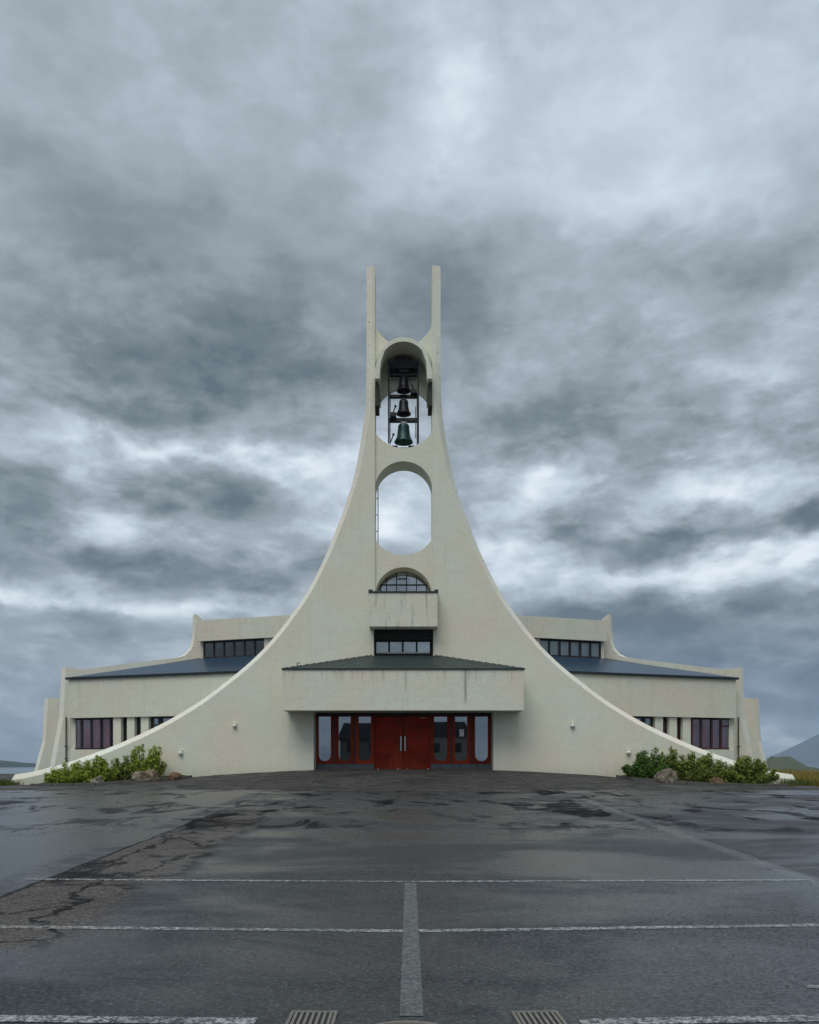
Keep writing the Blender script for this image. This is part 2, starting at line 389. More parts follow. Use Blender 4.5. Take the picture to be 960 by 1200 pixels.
# asphalt material
def asphalt_nodes(t):
    pos = t.node('ShaderNodeNewGeometry').outputs['Position']
    x, y, z = t.xyz(pos)
    d = t.add(y, CD)
    flat = t.comb(x, y, 0.0)
    agg = t.noise(flat, 42, 5, 0.75); agg2 = t.noise(flat, 15, 6, 0.7)
    spk = t.node('ShaderNodeTexVoronoi'); t.put(spk.inputs['Vector'], flat); spk.inputs['Scale'].default_value = 48
    big = t.noise(t.vscale(flat, (.45, .30, 1)), 1.0, 5, 0.6, 0.5)
    mid = t.noise(t.vscale(flat, (1.0, .55, 1)), 0.8, 6, 0.65, 0.8)
    edge = t.noise(flat, 1.1, 6, 0.7); edge2 = t.noise(t.vscale(flat, (1, 1, 1), (7, 3, 0)), 0.55, 6, 0.7)
    # base: stones of the wearing course, dark binder between them
    st = t.xyz(spk.outputs['Color'])[0]
    sub = t.noise(flat, 3.0, 5, .65)
    c = t.mix(t.ramp(st, .15, .95), (.007, .009, .012), (.062, .070, .080))
    c = t.mix(t.ramp(st, .93, .97, 0, .8), c, (.17, .175, .18))
    c = t.mix(t.ramp(agg, .40, .62, .75, 0), c, (.009, .010, .012))
    c = t.mix(t.ramp(agg2, .52, .70, 0, .6), c, (.020, .022, .024))
    c = t.mix(t.ramp(sub, .45, .65, 0, .35), c, (.055, .058, .062))
    wet = t.noise(t.vscale(flat, (.30, .50, 1), (3.3, 1.7, 0)), 1.0, 5, .60, .6)
    wet = t.m('MAXIMUM', t.ramp(wet, .36, .68), t.mul(t.ramp(x, -4.6, -5.2), .75))
    c = t.mix(t.mul(wet, .30), c, (.020, .022, .025))
    pale_right = t.mul(t.ramp(t.add(x, t.mul(t.sub(sub, .5), 3.5)), .3, 3.4), t.ramp(t.add(d, t.mul(t.sub(edge2, .5), 4.0)), 15, 9))  # paler stones towards the right, close to the camera
    c = t.mix(t.mul(pale_right, t.ramp(st, .2, .8, .12, .55)), c, (.125, .132, .145))
    gr = t.noise(flat, 26, 3, .6)
    c = t.mix(t.ramp(gr, .50, .62, 0, .55), c, (.008, .009, .011)); c = t.mix(t.ramp(gr, .46, .36, 0, .35), c, (.105, .112, .122))
    rough = t.ramp(wet, 0, 1, .50, .19)
    rough = t.add(rough, t.mul(t.sub(agg, .5), .25))
    # old trench strip, dry and brownish, left of the middle
    xs = t.add(x, t.mul(t.sub(edge, .5), .20))
    dn = t.add(d, t.mul(t.sub(edge2, .5), 3.0))
    tr = t.mul(t.ramp(xs, -4.52, -4.44), t.mul(t.ramp(t.add(x, t.mul(t.sub(edge2, .5), 1.5)), -3.15, -2.60, 1, 0), t.mul(t.ramp(dn, 6.6, 7.3), t.ramp(dn, 19.5, 22.5, 1, 0))))
    dryc = t.mix(t.ramp(t.add(t.mul(st, .5), t.mul(agg, .5)), .25, .75), (.034, .030, .028), (.135, .120, .111))
    wob = t.noise(flat, 0.8, 4, 0.6, color=True)
    vv = t.node('ShaderNodeTexVoronoi', feature='DISTANCE_TO_EDGE')
    mixv = t.node('ShaderNodeVectorMath', operation='MULTIPLY_ADD'); t.put(mixv.inputs[0], wob); mixv.inputs[1].default_value = (1.6, 1.6, 0); t.put(mixv.inputs[2], t.vscale(flat, (.75, .42, 1)))
    t.put(vv.inputs['Vector'], mixv.outputs[0]); vv.inputs['Scale'].default_value = 1.0
    wet_in = t.m('MAXIMUM', t.ramp(vv.outputs['Distance'], .008, .05, 1, 0), t.mul(t.ramp(edge2, .50, .60), t.ramp(d, 9.0, 11.0)))
    wet_in = t.m('MAXIMUM', wet_in, t.mul(t.ramp(edge2, .585, .62), .8))
    wet_in = t.m('MAXIMUM', wet_in, t.ramp(t.m('ABSOLUTE', t.sub(xs, -4.47)), .02, .09, 1, 0))
    darkw = t.mix(t.ramp(agg, .35, .7), (.008, .009, .010), (.026, .027, .028))
    trc = t.mix(wet_in, dryc, darkw)
    c = t.mix(tr, c, trc)
    rough = t.add(t.mul(rough, t.sub(1, tr)), t.mul(tr, t.ramp(wet_in, 0, 1, .70, .62)))
    # damp dark patches further out
    dp = t.mul(t.ramp(mid, .505, .615), t.ramp(d, 13, 19))
    spec = t.m('MAXIMUM', t.sub(t.m('MULTIPLY_ADD', wet, .40, .30), t.add(t.mul(dp, .42), t.mul(t.mul(tr, .9), t.ramp(wet_in, 0, 1, .25, .50)))), .04)
    c = t.mix(t.mul(dp, .9), c, (.009, .010, .012)); rough = t.add(rough, t.mul(dp, .32))
    # resurfaced strip right of a straight seam
    rs = t.mul(t.ramp(t.add(x, t.mul(t.sub(edge, .5), .10)), 5.55, 5.66), t.ramp(d, 24.5, 25.5, 1, 0))
    c = t.mix(t.mul(rs, .35), c, (.030, .032, .035)); rough = t.add(rough, t.mul(rs, .06))
    pale = t.mul(t.band(t.add(x, t.mul(t.sub(edge, .5), .25)), 5.42, .13, .10), t.ramp(d, 9, 11)); pale = t.mul(pale, t.ramp(d, 24, 25, 1, 0))
    c = t.mix(t.mul(pale, t.ramp(agg2, .4, .6, .15, .6)), c, (.15, .16, .165))
    seam = t.mul(t.band(t.add(x, t.mul(t.sub(edge, .5), .12)), 5.6, .035, .03), t.ramp(d, 24.5, 25.5, 1, 0))
    c = t.mix(t.mul(seam, .8), c, (.014, .014, .015))
    # gritty, drier strip along the foot of the church and the yard beside it
    fr = t.ramp(t.add(d, t.mul(t.sub(edge, .5), .8)), 28.6, 29.2)
    c = t.mix(fr, c, t.mix(t.ramp(agg2, .35, .65), (.030, .028, .026), (.062, .058, .053))); rough = t.add(rough, t.mul(fr, .40))
    rough = t.m('MINIMUM', t.m('MAXIMUM', rough, .16), .95)
    h = t.add(t.add(t.mul(agg, 1.0), t.mul(gr, -.9)), t.mul(spk.outputs['Distance'], .5))
    h = t.sub(h, t.mul(t.mul(tr, wet_in), .8)); h = t.sub(h, seam)
    return c, rough, t.bump(h, 0.55, 0.010), agg, agg2, spec
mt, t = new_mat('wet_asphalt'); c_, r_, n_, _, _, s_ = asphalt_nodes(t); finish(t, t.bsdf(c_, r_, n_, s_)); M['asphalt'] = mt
mt, t = new_mat('worn_road_paint'); c_, r_, n_, a1, a2, s_ = asphalt_nodes(t)
posn = t.node('ShaderNodeNewGeometry').outputs['Position']
wear = t.ramp(t.add(t.mul(a1, .5), t.mul(a2, .5)), .455, .56)
wear = t.mul(wear, t.ramp(t.noise(posn, .8, 3), .3, .62, .35, .9))
finish(t, t.bsdf(t.mix(wear, c_, (.50, .52, .52)), r_, n_, s_)); M['paint'] = mt
mt, t = new_mat('faded_road_paint'); c_, r_, n_, a1, a2, s_ = asphalt_nodes(t)
wear = t.ramp(t.add(t.mul(a1, .5), t.mul(a2, .5)), .42, .6, .06, .34)
finish(t, t.bsdf(t.mix(wear, c_, (.40, .44, .43)), r_, n_, s_)); M['paint_faded'] = mt

# ------------------------------------------------------------------ setting: ground, sea, hills
def grid_mesh(name, xs, ys, fz, mat):
    b_ = MB(); nx = len(xs)
    b_.v = [(x, y, fz(x, y)) for y in ys for x in xs]
    b_.f = [(j * nx + i, j * nx + i + 1, (j + 1) * nx + i + 1, (j + 1) * nx + i) for j in range(len(ys) - 1) for i in range(nx - 1)]
    return b_.build(name, mat, smooth=True, recalc=False)
def spaced(a, b_, n): return [a + (b_ - a) * i / n for i in range(n + 1)]
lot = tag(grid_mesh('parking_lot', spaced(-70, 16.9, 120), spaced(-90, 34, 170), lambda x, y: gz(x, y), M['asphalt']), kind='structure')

def mat_field():
    mt, t = new_mat('rough_grass_ground')
    pos = t.node('ShaderNodeNewGeometry').outputs['Position']
    n = t.noise(pos, .5, 6, .65); n2 = t.noise(pos, 6, 5, .7); n3 = t.noise(pos, .02, 4)
    c = t.mix(t.ramp(n, .4, .6), (.055, .075, .022), (.13, .105, .03))
    c = t.mix(t.ramp(n2, .4, .7, 0, .6), c, (.035, .045, .015))
    c = t.mix(t.ramp(n3, .45, .6, 0, .5), c, (.05, .06, .03))
    finish(t, t.bsdf(c, .95, t.bump(n2, .8, .1), .1)); return mt
M['field'] = mat_field()
def terrain_z(x, y):
    r = math.hypot(x, y)
    n = noise.noise(Vector((x * .012, y * .012, 3.1))) * 2.0 + noise.noise(Vector((x * .05, y * .05, 1.1))) * .5
    z = gz(x, y) - .06
    k = sstep(45, 330, r)
    z = z * (1 - k) + (-21) * k + n * .35 * sstep(55, 160, r) * (1 - k * .6)
    if y < -60: z += 3.0 * sstep(60, 160, -y)
    return z
def rings(n0, r0, r1): return
def polar_terrain():
    b_ = MB(); seg = 180; rs = [0] 
    r = 2.0
    while r < 620: rs.append(r); r *= 1.055; r += .35
    b_.v.append((0, 0, terrain_z(0, 0)))
    for r in rs[1:]:
        for k in range(seg):
            a = 2 * math.pi * k / seg; x, y = r * math.cos(a), r * math.sin(a); b_.v.append((x, y, terrain_z(x, y)))
    for k in range(seg): b_.f.append((0, 1 + k, 1 + (k + 1) % seg))
    for j in range(len(rs) - 2):
        for k in range(seg):
            a = 1 + j * seg + k; c = 1 + j * seg + (k + 1) % seg; b_.f.append((a, a + seg, c + seg, c))
    return b_.build('ground', M['field'], smooth=True)
tag(polar_terrain(), kind='structure')
SEA = -15.0
mt, t = new_mat('sea_water'); pos = t.node('ShaderNodeNewGeometry').outputs['Position']
finish(t, t.bsdf((.03, .05, .06), .12, t.bump(t.noise(pos, .12, 5, .6), .5, .6), .5)); M['sea'] = mt
s_ = MB(); n = 96
s_.v = [(0, 0, SEA)] + [(12500 * math.cos(2 * math.pi * k / n), 12500 * math.sin(2 * math.pi * k / n), SEA) for k in range(n)]
s_.f = [(0, 1 + k, 1 + (k + 1) % n) for k in range(n)]
tag(s_.build('sea', M['sea'], recalc=False), kind='structure')

def mat_hill(name, a, b_, sc):
    mt, t = new_mat(name); pos = t.node('ShaderNodeNewGeometry').outputs['Position']
    n = t.noise(pos, sc, 6, .65); n2 = t.noise(pos, sc * 6, 5, .7)
    c = t.mix(t.ramp(n, .38, .62), a, b_); c = t.mix(t.ramp(n2, .5, .75, 0, .6), c, tuple(k * .5 for k in a))
    finish(t, t.bsdf(c, .95, t.bump(n2, .7, 1.0), .1)); return mt
M['hill'] = mat_hill('green_hill', (.05, .085, .028), (.085, .09, .04), .02)
M['dhill'] = mat_hill('dark_hill', (.028, .045, .03), (.045, .055, .04), .01)
M['mount'] = mat_hill('mountain_rock', (.05, .06, .06), (.075, .08, .075), .001)
def ridge(name, prof, Y, depth, mat, rough, kind='structure', base=SEA - 2, seed=0.0):
    """land rising from the sea: prof = [(photograph px, py)] of its skyline seen from the car park"""
    pts = catmull([(p[0], p[1]) for p in prof], 6)
    b_ = MB(); rows = 13
    for j in range(rows):
        tt = j / (rows - 1) * 2 - 1; k = math.cos(tt * math.pi / 2) ** .7
        for (px, py) in pts:
            x = (px - 480) * Y / F + CX; zt = zof(py, Y)
            nn = noise.noise(Vector((x / depth * 5 + seed, tt * 3, seed)))
            b_.v.append((x, Y - CD + tt * depth, base + (zt - base) * max(0, k) * (1 + (rough * nn if abs(tt) > .1 else rough * .15 * nn))))
    m = len(pts)
    for j in range(rows - 1):
        for i in range(m - 1):
            b_.f.append((j * m + i, j * m + i + 1, (j + 1) * m + i + 1, (j + 1) * m + i))
    return tag(b_.build(name, mat, smooth=True), kind=kind)
ridge('hill', [(-420, 897), (-250, 889), (-120, 886), (-40, 889), (0, 891), (22, 893.5), (38, 894.5), (70, 896), (120, 897), (170, 899)], 2800, 120, M['dhill'], .12, seed=2)
ridge('island', [(880, 902), (893, 897), (903, 889.5), (912, 887), (922, 888), (932, 891.5), (940, 897), (950, 899), (958, 901), (966, 903)], 1700, 50, M['hill'], .2, seed=5)
ridge('mountain', [(860, 897), (890, 896), (914, 894), (932, 888), (946, 882), (960, 874), (1000, 848), (1050, 842), (1150, 850), (1300, 862), (1420, 875), (1600, 896)], 9000, 1500, M['mount'], .06, seed=9)

# ------------------------------------------------------------------ the church
church = tag(empty('church', None, (0, 0, 0.6)), 'tall cream concrete church whose front sweeps up into a pierced bell tower', 'church')
church.location = (0, 0, 0)
def P0(u, v, d): return (u, d, v)            # facade plane: u = x, v = z, d = y
YB = 36.45
CURVE = [(43.4, 312), (43.4, 380), (43.6, 440), (44.9, 480), (47.6, 500), (50.6, 520), (54.2, 540), (58.4, 560), (64.5, 580), (71.2, 600), (78.9, 620), (86.7, 640),
         (95.6, 660), (105.7, 680), (117, 700), (132.6, 722), (146.2, 740), (163.8, 760), (184.7, 780), (209.5, 800), (236.2, 820), (265, 838), (287, 850), (312, 862), (341, 874.5),
         (369, 885), (397, 894.5), (417, 900), (438, 905), (455.5, 907.5)]
def yb_(py): return 36.05 + .37 * sstep(400, 530, py)
curve_b = catmull([(h * yb_(py) / F, zof(py, yb_(py))) for h, py in CURVE], 4)
curve_f = offset_in(curve_b, .25)
curve_f[0] = (curve_f[0][0], curve_b[0][1])
kf = [(x * 1.0, z) for x, z in curve_f]
S = 0.0375
slot = 33.5 * S; ent = 105.3 * S
def Z0(py): return zof(py, 36.0)
def facade_loop(cv):
    right = [(slot, cv[0][1])] + cv + [(cv[-1][0], .2)] + [(ent, .2), (ent, Z0(834))]
    left = [(-x, z) for x, z in right]
    inner = [(-slot, Z0(700)), (slot, Z0(700))]
    return right + left[::-1] + inner
cb = curve_b[:]; cf = curve_f[:]
loop_b = facade_loop(cb); loop_f = facade_loop(cf)
hole = [(-35 * S, Z0(769)), (35 * S, Z0(769)), (35 * S, Z0(735)), (-35 * S, Z0(735))]
fm = MB()
tris = tessellate_polygon([[Vector((*p, 0)) for p in loop_f], [Vector((*p, 0)) for p in hole]])
nF = len(loop_f); nH = 4
fm.v = [P0(*p, 0) for p in loop_f + hole] + [P0(*p, .05 + .37 * sstep(20.3, 15.3, p[1])) for p in loop_b + hole] + [P0(*p, 1.3) for p in loop_b + hole]
N = nF + nH
fm.f = [tuple(t_) for t_ in tris] + [tuple(2 * N + k for k in reversed(t_)) for t_ in tris]
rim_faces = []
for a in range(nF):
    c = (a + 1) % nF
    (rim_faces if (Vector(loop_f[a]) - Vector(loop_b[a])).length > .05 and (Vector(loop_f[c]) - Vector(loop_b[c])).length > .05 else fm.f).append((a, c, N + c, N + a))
    fm.f.append((N + a, N + c, 2 * N + c, 2 * N + a))
for a in range(nH):
    c = (a + 1) % nH
    fm.f += [(nF + a, nF + c, N + nF + c, N + nF + a), (N + nF + a, N + nF + c, 2 * N + nF + c, 2 * N + nF + a)]
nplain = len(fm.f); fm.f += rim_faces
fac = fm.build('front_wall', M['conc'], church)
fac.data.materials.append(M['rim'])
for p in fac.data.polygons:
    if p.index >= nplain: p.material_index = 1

def arc(x0, x1, y_end, y_mid, n=20):          # ellipse-like arc between x0 and x1 in photograph px
    out = []
    for i in range(n + 1):
        t_ = i / n * 2 - 1
        out.append(((x0 + x1) / 2 + (x1 - x0) / 2 * t_, y_end + (y_mid - y_end) * (1 - abs(t_) ** 2.0)))
    return out
def circ_arc(h, y_end, y_mid, n=24):
    sag = abs(y_mid - y_end); r = (h * h + sag * sag) / (2 * sag); a0 = math.asin(min(1, h / r)); sg = 1 if y_mid > y_end else -1
    if sag > h: a0 = math.pi - a0
    return [(r * math.sin(a), y_end + sg * (r * math.cos(a) - r + sag)) for a in (-a0 + 2 * a0 * i / n for i in range(n + 1))]
def to_m(pts, Y=36.0): return [(h * Y / F, zof(py, Y)) for h, py in pts]
D0, D1 = .10, 1.29
H = 33.5 - .06
# between bell opening and long opening
up = circ_arc(H, 505, 524); lo = circ_arc(H, 568, 539.5)
MB().prism([to_m(up + lo[::-1])], D0, D1, P0).build('tower_panel', M['conc'], church)
up = circ_arc(H, 631, 650); lo = circ_arc(H, 696, 664)
MB().prism([to_m(up + lo[::-1])], D0, D1, P0).build('tower_panel', M['conc'], church)
# wall above the bells, with the U notch between the prongs
notch = catmull([(-H, 376), (-31.5, 384), (-26.5, 391), (-17.5, 399.3), (-8, 403)], 5)
notch = notch + [(-x, y) for x, y in notch[::-1]]
lo = circ_arc(30.5, 432, 400)
lo = [(-30.5, 444)] + lo + [(30.5, 444)]
MB().prism([to_m(notch + [(H, 444)] + lo[::-1] + [(-H, 444)])], D0, .9, P0).build('tower_panel', M['conc'], church)
# bell hood: a vault that dips towards the back
hm = MB()
fo = to_m([(-29.8, 446)] + circ_arc(29.8, 430, 395) + [(29.8, 446)], 35.6)
fi = to_m([(-27.3, 446)] + circ_arc(27.3, 432, 400) + [(27.3, 446)], 35.6)
bi = to_m([(-26.8, 478)] + circ_arc(26.8, 470, 424) + [(26.8, 478)], 37.2)
bo = to_m([(-30.3, 478)] + circ_arc(30.3, 472, 398) + [(30.3, 478)], 37.2)
n = len(fo)
hm.v = [P0(*p, -.4) for p in fo] + [P0(*p, -.4) for p in fi] + [P0(*p, 1.2) for p in bi] + [P0(*p, 1.2) for p in bo]
for i in range(n - 1):
    for a, c in ((0, 1), (1, 2), (2, 3), (3, 0)):
        hm.f.append((a * n + i, a * n + i + 1, c * n + i + 1, c * n + i))
hm.f += [(0, n, 2 * n, 3 * n), (n - 1, 2 * n - 1, 3 * n - 1, 4 * n - 1)]
hm.build('bell_hood', M['conc'], church)
low_ = circ_arc(28, 474, 457.5)
MB().prism([to_m([(-28.5, 474)] + circ_arc(28.4, 468, 422)[1:-1] + [(28.5, 474)] + low_[::-1], 37.2)], 1.05, 1.195, P0).build('hood_back', M['conc'], church)
for s in (-1, 1):
    ck = [(23.3, 405.5), (21.2, 408.5), (26.6, 424), (28.2, 443.5), (33.8, 443.5), (33.3, 432), (29.0, 418)]
    MB().prism([to_m([(s * h, y) for h, y in ck], 35.45)], -.55, .095, P0).build('hood_cheek', M['conc'], church)
    MB().prism([to_m([(s * h, y) for h, y in [(28.8, 443.6), (33.4, 443.6), (33.4, 475), (29.2, 475)]], 35.8)], -.2, .9, P0).build('hood_bracket', M['room_and_shade'], church)  # dark colour stands in for the shade on these hanging brackets

# bells and their frame: hung inside the tower opening
YF = 36.75; sF = YF / F; yF = YF - CD
def xz(h, py): return (h * sF, zof(py, YF))
fr = tag(empty('bell_frame', None, (0, yF, zof(524, YF))), 'black iron frame that carries the three bells in the tower opening', 'bell frame')
def fbox(name, h0, h1, p0, p1, dy=.06, yy=0.0, mat='iron'):
    x0, z1 = xz(h0, p0); x1, z0 = xz(h1, p1); o = fr.location
    return MB().box(x0, x1, yy - dy, yy + dy, z0 - o.z, z1 - o.z).build(name, M[mat], fr)
for h in (-17.2, 17.0):
    fbox('post', h - .95, h + .95, 426, 523, .05, -.35); fbox('post', h - .4 + (1.2 if h < 0 else -1.2), h + .4 + (1.2 if h < 0 else -1.2), 428, 522, .03, .42)
fbox('cross_beam', -17, 17, 438.4, 441, .09); fbox('cross_beam', -17, 17, 463.5, 466.3, .10); fbox('cross_beam', -17, 17, 490.8, 494.6, .11)
fbox('foot_block', -13.5, -7, 522, 524, .10, .1); fbox('foot_block', 5.5, 12.5, 522, 524, .10, .1); fbox('bottom_beam', -15, 15, 524.3, 525.6, .10, .1)
fbox('frame_top_block', -17.5, 18, 428, 434.5, .25); fbox('frame_block', -9, 9, 421, 427.9, .25, .02); fbox('frame_block', -5, 6, 434.6, 438.3, .2, .02)  # dark blocks under the vault, at the head of the frame
fbox('striker_box', -15.6, -8.5, 486.5, 491.2, .12, -.2); fbox('striker_box', 8, 15.5, 459.5, 463.7, .12, -.2)
fbox('pull_rod', 13.6, 14.6, 480, 516, .03, -.3); fbox('pull_rod', -15.6, -15.0, 462, 480, .03, -.3)
for (a, c) in (((-13.5, 489), (-9.6, 479.5)), ((-15.3, 521), (-12, 512.5)), ((9, 453), (13, 461))):
    p, q = xz(*a), xz(*c); o = fr.location
    MB().tube([(p[0], -.25, p[1] - o.z), (q[0], -.25, q[1] - o.z)], .03, 6).tube([(q[0] - .02, -.25, q[1] - o.z), (q[0] + .03, -.25, q[1] - o.z + .05)], .06, 6).build('hammer', M['iron'], fr)
BELL = [(.0, 1.0), (.36, 1.0), (.52, .97), (.60, .90), (.63, .72), (.67, .48), (.76, .28), (.88, .13), (1.0, .03), (1.0, 0), (.92, -.01), (.80, .06), (.5, .5), (0, .8)]
for (py0, py1, hw, mat, lab) in ((444, 458.5, 8.3, 'bronze', 'small dark bell, topmost of the three in the tower'),
                                 (469, 485.5, 8.7, 'bronze', 'dark bell hanging between the topmost bell and the green one'),
                                 (497.5, 518.5, 11.0, 'patina', 'largest bell with green patina, lowest in the tower opening')):
    zb = zof(py1, YF); hh = zof(py0, YF) - zb; rr = hw * sF
    e = tag(empty('church_bell', None, (0, yF, zb)), lab, 'bell', 'bells hanging in the tower')
    MB().lathe([(r * rr, z * hh) for r, z in BELL], 0, 0, 0, 28).build('bell_body', M[mat], e, smooth=True)
    MB().box(-.10, .10, -.08, .08, hh * .985, hh + .10).box(-.17, .17, -.10, .10, hh + .10, hh + .21).build('yoke', M['steel'] if mat == 'patina' else M['iron'], e)
    MB().tube([(0, 0, hh * .7), (0, 0, .0), (0, 0, -.03)], [.025, .03, .05], 8).build('clapper', M['iron'], e)

# ladder in the long opening
ld = MB(); xl0, xl1 = (440.6 - 480) * 37.6 / F + CX, (443.2 - 480) * 37.6 / F + CX
z0, z1 = zof(650, 37.6), zof(540, 37.6)
for xx in (xl0, xl1): ld.box(xx - .02, xx + .02, 1.5, 1.54, z0, z1)
k = z0 + .3
while k < z1: ld.box(xl0, xl1, 1.505, 1.535, k - .015, k + .015); k += .75
ld.build('ladder', M['pipe'], church)

# lunette window
lw = empty('lunette_window', church)
YW = 36.95; yw = .95
def PW(u, v, d): return (u, yw + d, v)
la = to_m([(-35.4, 700)] + circ_arc(33.4, 694, 667) + [(35.4, 700)], YW)
li = to_m(circ_arc(32.2, 694, 670), YW)
MB().prism([to_m([(-36, 697)] + circ_arc(33, 694, 668.5) + [(36, 697)], YW)], 0, .02, PW).build('pane', M['glass'], lw)
mm = MB()
def wbar(mb, h0, h1, p0, p1, Y, y0, y1):
    mb.box(h0 * Y / F, h1 * Y / F, y0, y1, zof(p1, Y), zof(p0, Y))
for h, p in ((-8.4, 671), (3.4, 671), (-20, 677), (15, 677), (-27, 685), (26.5, 685)): wbar(mm, h - .55, h + .55, p, 694, YW, yw - .06, yw - .003)
wbar(mm, -27, 26.5, 685, 686.2, YW, yw - .055, yw - .004); wbar(mm, -8, 3, 678, 679, YW, yw - .055, yw - .004)
mm.build('mullions', M['wframe'], lw)
MB().box(-1.3, 1.3, yw + .35, yw + .37, zof(700, YW), zof(672, YW)).build('backing', M['room_and_shade'], lw)

# balcony box on the tower
bal = MB(); Yb = 35.3
bal.box(-40.3 * Yb / F, 40.3 * Yb / F, -.7, -.003, zof(734.5, Yb), zof(694.5, Yb)).build('balcony', M['canopy'], church, bevel=.015)
bal_o = church.children[-1] if False else [o for o in church.children if o.name.startswith('balcony')][0]
bf = MB(); zt = zof(694.5, Yb)
bf.box(-41 * Yb / F, 41 * Yb / F, -.74, -.004, zt, zt + .06); 
for s in (-1, 1): bf.box(min(s * 36, s * 41) * Yb / F, max(s * 36, s * 41) * Yb / F, -.72, -.006, zt + .0602, zt + .13)
bf.build('flashing', M['gflash'], bal_o)

# clerestory window above the entrance roof
cw = empty('entrance_clerestory_window', church); Yc = 37.0; yc = 1.0
def hbox(name, h0, h1, p0, p1, Y, y0, y1, mat, par): 
    return MB().box(h0 * Y / F, h1 * Y / F, y0, y1, zof(p1, Y), zof(p0, Y)).build(name, M[mat], par)
hbox('header', -37, 37, 733, 750.6, Yc, yc - .5, yc + .02, 'black', cw)  # black colour stands in for the shade on this recessed fascia
fr_ = MB()
PX = [(-32, -18.2), (-16.0, -2.2), (0, 14.1), (16.3, 30.6)]
for a, c in ((-35.9, -32), (-18.2, -16), (-2.2, 0), (14.1, 16.3), (30.6, 35.9)): hbox('mullion', a, c, 750.7, 764.5, Yc, yc - .05, yc + .03, 'black', cw)
for a, c in PX:
    hbox('pane', a, c, 750.7, 764.4, Yc, yc, yc + .01, 'glass', cw); hbox('blind', a, c, 750.7, 764.4, Yc, yc + .08, yc + .09, 'curtain_white', cw)
hbox('sill', -32, 31, 764.6, 766, Yc, yc - .07, yc + .03, 'white', cw); hbox('apron', -36, 36, 766.05, 772, Yc, yc - .04, yc + .03, 'black', cw)
hbox('backing', -36, 36, 700, 772, 37.6, 1.6, 1.63, 'room_and_shade', cw)

# entrance canopy
can = empty('entrance_canopy', church)
Yp = 34.5; yp = -1.5; cw_ = 5.08
zb, zt = zof(832.5, Yp), zof(784.8, Yp)
cm = MB(); cm.box(-cw_, cw_, yp, yp + .18, zb, zt)
for s in (-1, 1): cm.box(min(s * (cw_ - .18), s * cw_), max(s * (cw_ - .18), s * cw_), yp + .1802, -.003, zb, zt)
cm.box(-cw_ + .1803, cw_ - .1803, yp + .1803, -.003, zb + .02, zb + .2)
cm.build('fascia', M['canopy'], can)
zr = zof(768.5, 36.0) ; ze = zt + .03; xr = 36.5 * S
rf = MB(); e0 = yp + .02
A = [(-cw_ + .02, e0, ze), (cw_ - .02, e0, ze), (xr, -.004, zr), (-xr, -.004, zr)]
Lb, Rb = (-cw_ + .02, -.004, ze), (cw_ - .02, -.004, ze)
rf.face(A); rf.face([A[0], A[3], Lb]); rf.face([A[1], Rb, A[2]]); rf.build('roof', M['groof'], can)
fl = MB(); fl.box(-cw_ - .05, cw_ + .05, yp - .05, yp + .12, zt + .003, zt + .06)
for s in (-1, 1): fl.box(min(s * (cw_ - .12), s * (cw_ + .05)), max(s * (cw_ - .12), s * (cw_ + .05)), yp + .1203, -.004, zt + .003, zt + .055)
fl.build('flashing', M['gflash'], can)
for s in (-1, 1):  # scalloped flashing along the hips
    hp = MB()
    n = 40
    for i in range(n):
        a, c = i / n, (i + .82) / n
        p = Vector(A[0 if s < 0 else 1]).lerp(Vector(A[3 if s < 0 else 2]), a); q = Vector(A[0 if s < 0 else 1]).lerp(Vector(A[3 if s < 0 else 2]), c)
        up_ = Vector((0, 0, .05 + .015 * math.sin(i * 2.1))); th = Vector((0, .07, 0))
        hp.hexa([p, q, q + th, p + th, p + up_, q + up_, q + up_ + th, p + up_ + th])
    hp.build('hip_flashing', M['gflash'], can)
seam_b = MB()
for i in range(1, 12):
    f = i / 12; p = Vector(A[0]).lerp(Vector(A[1]), f); q = Vector(A[3]).lerp(Vector(A[2]), f)
    e_ = Vector((.012, 0, 0)); u_ = Vector((0, 0, .008))
    seam_b.hexa([p - e_, p + e_, q + e_, q - e_, p - e_ + u_, p + e_ + u_, q + e_ + u_, q - e_ + u_])
seam_b.build('roof_seam', M['groof'], can)
MB().tube([(-4.55, -.9, zt + .05), (-4.55, -.9, zt + .34), (-4.5, -.9, zt + .38), (-4.44, -.9, zt + .33)], .022, 6).build('vent_pipe', M['pipe'], can)

